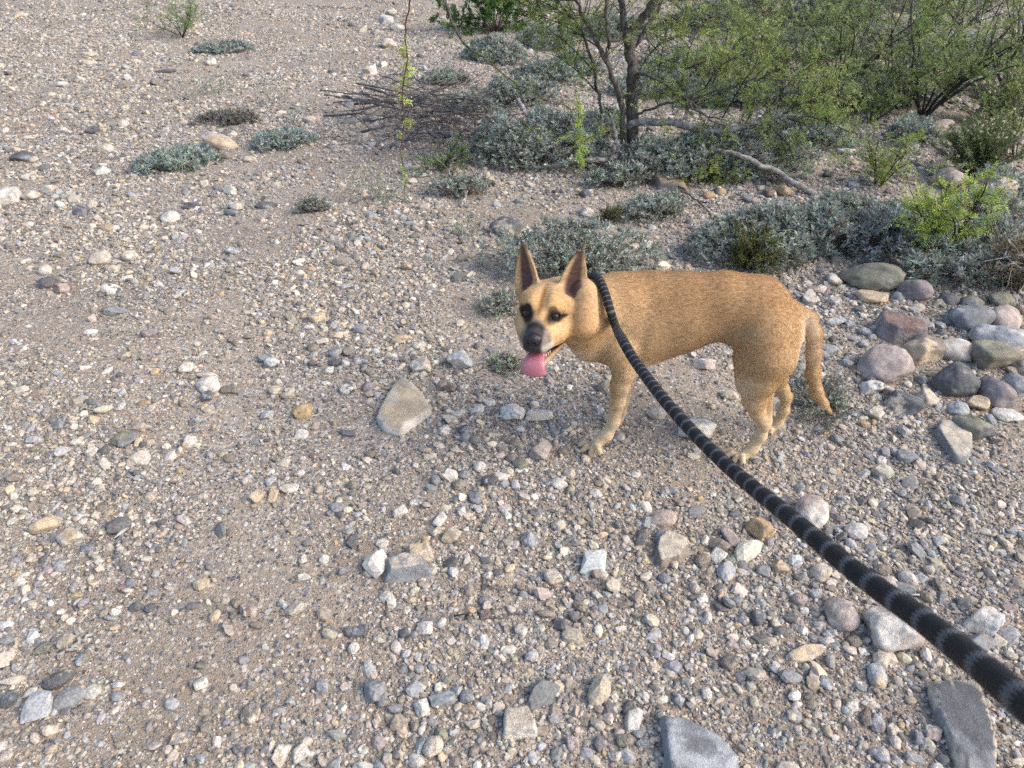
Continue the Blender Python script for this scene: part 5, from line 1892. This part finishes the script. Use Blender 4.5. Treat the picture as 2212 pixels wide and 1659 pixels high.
silver_shrub(1110, 232, 190, 68, 'silvery shrub behind the drooping branch', 1.0, 0.03)
silver_shrub(1235, 170, 120, 60, 'silvery shrub left of the trunk in the back', 1.0, 0.03, (0.28, 0.33, 0.28))
silver_shrub(356, 375, 150, 68, 'silvery tuft below left of the low cream boulder', 0.9, 0.030, (0.31, 0.38, 0.34), height=0.07)
silver_shrub(600, 326, 125, 50, 'silvery flat tuft right of the low cream boulder', 0.8, 0.030, (0.31, 0.37, 0.33), height=0.07)
silver_shrub(466, 118, 100, 38, 'silvery flat tuft just below the far green seedling', 0.9, 0.032, (0.31, 0.36, 0.32), height=0.07)
silver_shrub(482, 274, 125, 38, 'greyish dry flat tuft above the low cream boulder', 0.7, 0.026, (0.20, 0.20, 0.18), height=0.07)
silver_shrub(1790, 918, 165, 140, 'greyish mat of small leaves behind the dog\'s tail', 1.2, 0.014, (0.235, 0.265, 0.225), height=0.05)
silver_shrub(1092, 812, 80, 58, 'tiny pale green tuft beside the dog\'s tongue', 0.8, 0.014, (0.34, 0.39, 0.31), height=0.03)
silver_shrub(672, 462, 66, 30, 'tiny silvery tuft alone in the gravel left of the hanging twig', 0.7, 0.022)
silver_shrub(1985, 312, 105, 60, 'silvery shrub beside the smooth blue-grey cobble', 1.0, 0.028)
silver_shrub(1950, 232, 150, 60, 'greyish shrub at the foot of the dark-stemmed sapling', 1.0, 0.03, (0.28, 0.30, 0.25))
silver_shrub(1540, 70, 150, 55, 'grey-green shrub far behind the trunk on its right', 1.0, 0.035, (0.19, 0.22, 0.19))
silver_shrub(1800, 60, 200, 60, 'grey-green shrub in the far background at top', 1.0, 0.035, (0.20, 0.23, 0.19))
silver_shrub(1500, 175, 160, 60, 'greyish shrub seen through the tree leaves', 1.0, 0.03, (0.28, 0.33, 0.27))
silver_shrub(1880, 190, 150, 55, 'pale grey shrub between the background shrubs', 1.0, 0.03, (0.30, 0.33, 0.28))
silver_shrub(2120, 150, 180, 60, 'pale grey shrub at the right in the background', 1.0, 0.03, (0.30, 0.33, 0.28))
silver_shrub(1700, 300, 120, 50, 'silvery shrub under the tip of the low grey limb', 1.0, 0.028)


def wispy_plant(u, v, w, h, label, n=14, col=(0.33, 0.39, 0.31)):
    """A few thin upright stems with sparse slim leaves."""
    p, t = ground(u, v)
    W, H_ = w * t / FPX, h * t / FPX
    root = empty('wispy_plant', tuple(p), label, 'plant', 'sparse wispy plants')
    st, lf = MB(), MB()
    for i in range(n):
        b0 = p + np.array([rng.normal(0, W * 0.2), rng.normal(0, W * 0.15), 0])
        pts = wander(b0, np.array([rng.normal(0, 0.5), rng.normal(0, 0.4), 1.0]), H_ * rng.uniform(0.5, 1.1), 5, 0.18)
        st.tube(pts, np.linspace(0.0022, 0.0009, 6), 3, np.array([0.26, 0.27, 0.20]) * rng.uniform(0.7, 1.2), False)
        k = 13
        q, e = along(pts, rng.uniform(0.1, 1.0, k))
        ln = rng.uniform(0.015, 0.034, k)
        leaves(lf, q, unit(e * 0.5 + rng.normal(0, 0.6, (k, 3))), rng.normal(size=(k, 3)), ln, ln * 0.2, rand_col(col, k), 0.1)
    put(root, p, st, 'stems', M_STEM)
    put(root, p, lf, 'foliage', M_LEAF)


wispy_plant(450, 203, 110, 62, 'sparse pale green wisps above the greyish flat tuft', 20)
wispy_plant(590, 222, 70, 45, 'sparse pale wisps left of the dead twig pile', 9)
wispy_plant(640, 268, 60, 50, 'few pale stalks beside the cream stone at the twig ends', 9)
wispy_plant(820, 435, 110, 85, 'spindly grey-green plant right beside the hanging twig', 22, (0.31, 0.35, 0.27))
wispy_plant(1005, 510, 60, 60, 'thin pale stalks left of the dark cream-faced boulder', 8)
wispy_plant(375, 372, 60, 60, 'thin pale stalks rising from the silvery tuft at left', 8)
wispy_plant(620, 318, 60, 50, 'thin pale stalks in the tuft right of the cream boulder', 8)

leafy_bush(1070, 70, 330, 120, 'dense dark green leafy bush at the top, left of the tree', (0.085, 0.165, 0.05), 11000, 0.042)
leafy_bush(1625, 582, 150, 105, 'olive green fine-leaved bush behind the dog\'s back', (0.115, 0.13, 0.028), 5200, 0.010, 'creosote_bush', 0.5)
leafy_bush(1318, 480, 60, 45, 'small yellow-green tuft in front of the tree', (0.20, 0.22, 0.08), 700, 0.014, 'small_green_tuft', 0.25, 'plant')
leafy_bush(1248, 600, 90, 55, 'small bright green sprig between the dog\'s ears', (0.12, 0.20, 0.04), 900, 0.012, 'small_green_sprig', 0.45, 'plant')
feathery_shrub(393, 80, 150, 90, 'small feathery green seedling at top left in open gravel', 7, (0.210, 0.286, 0.116), (0, 0, 0), 0.07, 7, 6)
feathery_shrub(955, 362, 130, 45, 'low feathery green sprig in front of the dead twig pile', 8, (0.182, 0.286, 0.093), (0, 0, 0), 0.035, 6, 7)
feathery_shrub(2035, 560, 190, 190, 'bright yellow-green feathery sprig rising over the silvery shrubs', 8, (0.329, 0.428, 0.085), (0, 0, 0), 0.046, 11, 8)
feathery_shrub(1900, 400, 150, 110, 'thin feathery twigs left of the beige boulder', 6, (0.266, 0.326, 0.085), (0.2, 0, 0), 0.045, 8, 7)
feathery_shrub(1490, 396, 130, 75, 'yellow-green feathery sprigs right of the trunk foot', 7, (0.280, 0.340, 0.093), (0.1, -0.1, 0), 0.035, 8, 8)
feathery_shrub(1995, 248, 240, 240, 'dark-stemmed feathery sapling spreading over the upper right', 10, (0.210, 0.279, 0.085), (0.15, 0, 0), 0.055, 12, 6, thick=0.013)
feathery_shrub(1800, 215, 260, 260, 'tall feathery shrub with black leaning stems, top right of centre', 11, (0.224, 0.292, 0.093), (0.35, 0, 0), 0.055, 12, 6, thick=0.012)
feathery_shrub(1880, 268, 150, 150, 'feathery green shrub below the leaning black stems', 9, (0.217, 0.279, 0.101), (0.25, 0, 0), 0.05, 11, 7)
feathery_shrub(2170, 205, 240, 260, 'feathery shrub with black stems cut by the right edge', 10, (0.217, 0.279, 0.085), (0.1, 0, 0), 0.055, 12, 6, thick=0.013)
feathery_shrub(1640, 120, 240, 190, 'feathery green shrub behind the tree on the right', 10, (0.224, 0.286, 0.101), (0.1, 0, 0), 0.06, 12, 7)
feathery_shrub(1850, 70, 260, 140, 'distant feathery shrub at the top edge', 10, (0.210, 0.272, 0.101), (0, 0, 0), 0.07, 9, 6)
feathery_shrub(2080, 60, 260, 140, 'distant feathery shrub in the top right corner', 10, (0.210, 0.272, 0.093), (0, 0, 0), 0.07, 9, 6)
feathery_shrub(1480, 30, 240, 120, 'distant feathery shrub behind the forked trunk', 9, (0.210, 0.265, 0.101), (0, 0, 0), 0.07, 9, 6)
feathery_shrub(1700, 210, 180, 140, 'feathery green shrub behind the low grey limb', 9, (0.231, 0.292, 0.101), (0.1, 0, 0), 0.05, 10, 7)
feathery_shrub(2195, 340, 120, 190, 'feathery twigs at the right edge beside the broom shrub', 5, (0.238, 0.299, 0.085), (-0.1, 0, 0), 0.05, 9, 7)
fuzzy_shrub(2108, 380, 165, 130, 'rounded green broom shrub with tiny cream flowers at right', (0.175, 0.22, 0.10), 70, 5200, dry=0.12)
fuzzy_shrub(2150, 268, 170, 120, 'paler green broom shrub behind the flowering one', (0.20, 0.24, 0.12), 40, 4000, dry=0.15)
fuzzy_shrub(2195, 622, 130, 120, 'half dry broom shrub with few cream flowers at right edge', (0.13, 0.15, 0.07), 22, 1800, dry=0.7)
fuzzy_shrub(1660, 180, 200, 120, 'grey-green broom shrub with pale flowers behind the tree', (0.15, 0.175, 0.10), 70, 2200)
fuzzy_shrub(1760, 250, 150, 90, 'grey-green broom shrub in the middle of the thicket', (0.14, 0.165, 0.09), 20, 1800, dry=0.45)
fuzzy_shrub(2040, 200, 150, 90, 'small grey-green broom shrub behind the sapling', (0.15, 0.175, 0.09), 20, 1600)

# the rest of the thicket, filling the ground between the named shrubs
for (u, v, w, h, lab, c_) in (
        (1480, 345, 140, 40, 'silvery shrub directly right of the trunk base', (0.34, 0.39, 0.34)),
        (1610, 235, 170, 60, 'silvery grey shrub above the low grey limb', (0.31, 0.36, 0.30)),
        (1770, 330, 120, 60, 'silvery shrub at the gravel gap right of the limb tip', (0.33, 0.38, 0.33)),
        (1850, 250, 170, 70, 'grey shrub left of the dark-stemmed sapling', (0.29, 0.32, 0.26)),
        (1300, 300, 130, 60, 'silvery shrub between the stems left of the trunk', (0.33, 0.38, 0.33)),
        (1420, 215, 150, 60, 'silvery shrub just behind the trunk', (0.32, 0.37, 0.31)),
        (1180, 190, 130, 55, 'silvery shrub under the tip of the drooping branch', (0.33, 0.38, 0.33)),
        (1010, 250, 120, 45, 'silvery shrub inside the right end of the twig pile', (0.32, 0.37, 0.32)),
        (1900, 130, 220, 70, 'grey-green shrub in the second row at top right', (0.28, 0.31, 0.24)),
        (1650, 40, 200, 60, 'grey-green shrub far behind at the top', (0.20, 0.23, 0.18)),
        (2010, 30, 240, 60, 'grey-green shrub at the top right in the distance', (0.20, 0.23, 0.18)),
        (2190, 440, 110, 90, 'silvery shrub at the right edge beside the beige boulder', (0.32, 0.37, 0.32)),
        (1960, 530, 150, 110, 'dense silvery shrub above the purplish boulder', (0.34, 0.39, 0.34)),
        (1830, 500, 140, 90, 'silvery shrub filling the gap behind the olive boulder', (0.33, 0.38, 0.33)),
        (2170, 560, 130, 90, 'silvery shrub under the half dry broom shrub', (0.31, 0.36, 0.31)),
        (1340, 410, 110, 45, 'thin silvery shrub in front of the tree foot', (0.30, 0.34, 0.29)),
        (1730, 130, 180, 60, 'grey-green shrub in the middle background', (0.28, 0.31, 0.24)),
        (1330, 90, 140, 55, 'silvery shrub behind the left stems of the tree', (0.30, 0.34, 0.29)),
        (1180, 110, 120, 50, 'silvery shrub right of the rounded one below the bush', (0.31, 0.36, 0.31))):
    silver_shrub(u, v, w, h, lab, 1.0, 0.028, c_)
for (u, v, w, h, lab, lean) in (
        (1560, 225, 200, 190, 'feathery yellow-green shrub behind the tree leaves', 0.1),
        (1780, 290, 190, 150, 'feathery shrub over the gap right of the limb', 0.3),
        (1930, 215, 220, 210, 'feathery shrub with thin black stems left of the sapling', 0.3),
        (1740, 90, 260, 150, 'feathery shrub in the top middle of the thicket', 0.2),
        (2080, 170, 240, 190, 'feathery shrub between the sapling and right edge', 0.1),
        (1960, 100, 240, 150, 'feathery shrub behind the black leaning stems', 0.1),
        (1560, 130, 200, 150, 'feathery shrub right behind the forked trunk', 0.1),
        (2200, 100, 200, 180, 'feathery shrub high at the right edge', 0.0),
        (1260, 60, 180, 110, 'feathery shrub behind the left stems of the tree', -0.1)):
    feathery_shrub(u, v, w, h, lab, 8, (0.29, 0.34, 0.12), (lean, 0, 0), 0.055, 8, 6, thick=0.011)

# ------------------------------------------------------------------ dead wood and twigs
def dead_branch(name, ctrl, r0, r1, label, forks=3, mat=None, group=None, lift=0.02, fork_len=0.25):
    """A fallen branch lying on the ground; control points are (u, v, height above ground)."""
    pts = []
    for (u, v, hz) in ctrl:
        p, _ = ground(u, v)
        d = ray(u, v)
        t = (p[2] + hz - CAM_H) / d[2]
        pts.append(np.array([0, 0, CAM_H]) + d * t)
    P = spline(pts, 22)
    P[1:-1] += rng.normal(0, 0.006, (20, 3)) * np.array([1, 1, 0.4])
    c = np.array([P[0][0], P[0][1], float(ground_z(P[0][0], P[0][1]))])
    mb = MB()
    mb.tube(P, np.linspace(r0, r1, 22), 7)
    for _ in range(forks):
        q, e = along(P, np.array([rng.uniform(0.2, 0.9)]))
        f = wander(q[0], e[0] + rng.normal(0, 0.7, 3) * np.array([1, 1, 0.35]), fork_len * rng.uniform(0.5, 1.4), 6, 0.2)
        f[:, 2] = np.maximum(f[:, 2], ground_z(f[:, 0], f[:, 1]) + 0.004)
        mb.tube(f, np.linspace(r0 * 0.5, max(r1 * 0.5, 0.0008), 7), 5)
    o = mb.build(name, mat or M_DEAD, None, True)
    o.data.transform(__import__('mathutils').Matrix.Translation(Vector(-c)))
    o.location = tuple(c)
    tag(o, label, 'branch' if r0 > 0.004 else 'twig', group)
    return o


dead_branch('fallen_branch', [(1490, 335, 0.10), (1545, 326, 0.16), (1610, 340, 0.14), (1690, 378, 0.06), (1762, 420, 0.01)], 0.008, 0.018, 'bare grey fallen branch leaning over the silvery shrub under the limb', 2)
dead_branch('fallen_branch', [(1432, 352, 0.04), (1468, 400, 0.04), (1520, 445, 0.02)], 0.006, 0.004, 'dark thin branch lying right of the rusty brown slab', 1, M_BARK)
M_DARKTWIG = bark_material('dark_dry_twig', (0.045, 0.04, 0.038), (0.19, 0.175, 0.165), (30, 30, 30))
pile = [((690, 196), (800, 205), (900, 215), (1000, 222)), ((720, 222), (820, 212), (930, 198), (1020, 176)), ((760, 240), (850, 224), (960, 236), (1060, 250)),
        ((700, 250), (790, 246), (880, 258), (990, 268)), ((770, 180), (850, 196), (930, 216), (1020, 250)), ((780, 200), (870, 236), (940, 262), (1010, 300)),
        ((820, 160), (880, 186), (950, 206), (1040, 214)), ((740, 208), (840, 230), (930, 240), (1040, 236)), ((800, 262), (880, 248), (960, 256), (1030, 280)),
        ((830, 292), (900, 286), (960, 290), (1040, 312)), ((850, 180), (905, 214), (950, 236), (985, 260)), ((765, 225), (845, 219), (935, 226), (1010, 232))]
pile += [((790, 190), (860, 205), (940, 196), (1010, 150)), ((700, 205), (770, 214), (850, 222), (905, 245)), ((880, 150), (930, 200), (990, 240), (1060, 262)), ((830, 245), (900, 226), (980, 214), (1075, 222)), ((780, 285), (850, 270), (930, 276), (1020, 292)), ((900, 320), (950, 300), (1000, 290), (1060, 296)), ((810, 175), (850, 160), (900, 172), (960, 196)), ((870, 262), (930, 250), (1000, 245), (1080, 270))]
for i, c4 in enumerate(pile):
    dead_branch('dead_twig_branch', [(u, v, rng.uniform(0.02, 0.24)) for u, v in c4], rng.uniform(0.005, 0.011), 0.0025,
                'dark dry branch in the tangled pile left of the tree', 10, M_DARKTWIG, 'dark dry branches in the tangled pile left of the tree', fork_len=0.4)
dead_branch('fallen_branch', [(880, 298, 0.03), (960, 288, 0.05), (1010, 300, 0.05), (1045, 316, 0.02)], 0.011, 0.006, 'thicker grey branch at the front of the twig pile', 2)
dead_branch('fallen_branch', [(1120, 215, 0.08), (1132, 240, 0.06), (1150, 262, 0.02)], 0.016, 0.010, 'short grey split branch standing behind the silvery shrub', 1)
dead_branch('fallen_branch', [(978, 378, 0.02), (972, 362, 0.06), (984, 335, 0.08)], 0.009, 0.005, 'short crooked dark branch left of the tree foot', 2, M_DARKTWIG)
dead_branch('fallen_branch', [(995, 446, 0.01), (1004, 428, 0.03), (1008, 412, 0.05)], 0.007, 0.004, 'small pale crooked branch above the dark cream-faced boulder', 0)
TW = [((672, 302, .01), (730, 296, .02), (790, 312, .01), (830, 305, .01), 'long dark twig lying left of the hanging twig'),
      ((700, 316, .005), (760, 310, .01), (840, 318, .01), (900, 322, .01), 'second dark twig just under the long one'),
      ((740, 470, .005), (760, 492, .01), (780, 505, .01), (800, 512, .005), 'thin dark twig on sand above the dog\'s gaze'),
      ((760, 440, .01), (800, 425, .03), (850, 428, .02), (900, 440, .005), 'dark twig at the foot of the spindly plant'),
      ((790, 400, .01), (850, 392, .02), (930, 398, .02), (985, 405, .01), 'dark twig pointing right under the green sprig'),
      ((1040, 1264, .004), (1075, 1272, .008), (1130, 1278, .006), (1222, 1268, .004), 'thin brown twig beside the lumpy cream stone'),
      ((1222, 1268, .004), (1240, 1285, .006), (1262, 1305, .006), (1275, 1318, .004), 'short dark twig running down from the lumpy stone'),
      ((990, 1330, .004), (1030, 1322, .006), (1080, 1336, .006), (1145, 1322, .004), 'thin pale twig under the dark maroon stone'),
      ((1790, 1172, .004), (1806, 1160, .01), (1815, 1150, .012), (1822, 1138, .012), 'bent dry straw right of the leash'),
      ((1935, 1275, .004), (1970, 1284, .008), (2000, 1287, .006), (2022, 1284, .004), 'thin dry straw beside the quartz stone'),
      ((1960, 660, .01), (2010, 668, .01), (2050, 690, .01), (2075, 720, .005), 'thin root twig behind the boulder pile'),
      ((600, 655, .004), (612, 662, .006), (625, 668, .006), (640, 672, .004), 'tiny twig in the gravel left of the dog')]
for a, b_, c_, d_, lab in TW:
    dead_branch('twig', [a, b_, c_, d_], 0.0028, 0.0012, lab, 1, M_DARKTWIG if 'dark' in lab or 'brown' in lab else M_DEAD, 'loose twigs on the gravel', fork_len=0.06)
dead_branch('wood_splinter', [(267, 1128, .006), (262, 1152, .008), (254, 1180, .008), (247, 1204, .006)], 0.0045, 0.0055, 'split pale wood splinter on the gravel at lower left', 0)
dead_branch('wood_splinter', [(126, 1424, .006), (150, 1404, .008), (175, 1384, .008), (194, 1368, .006)], 0.0035, 0.0045, 'grey wood splinter near the dark-topped oval cobble', 0)
dead_branch('wood_splinter', [(292, 668, .006), (300, 655, .008), (310, 645, .008), (316, 640, .006)], 0.003, 0.003, 'pale wood splinter by the flat slate stone', 0)
# dry tangle at the right edge
for i in range(5):
    u0, v0 = 2120 + 20 * i, 560 + rng.uniform(-20, 40)
    dead_branch('dry_twig', [(u0, v0, 0.02), (u0 + 20, v0 - 20, 0.10), (u0 + 45, v0 - 30, 0.16), (u0 + 70, v0 - 28, 0.12)], 0.003, 0.0012,
                'grey dry twig in the tangle at the right edge', 7, M_DEAD, 'grey dry twigs in the tangle at the right edge', fork_len=0.22)
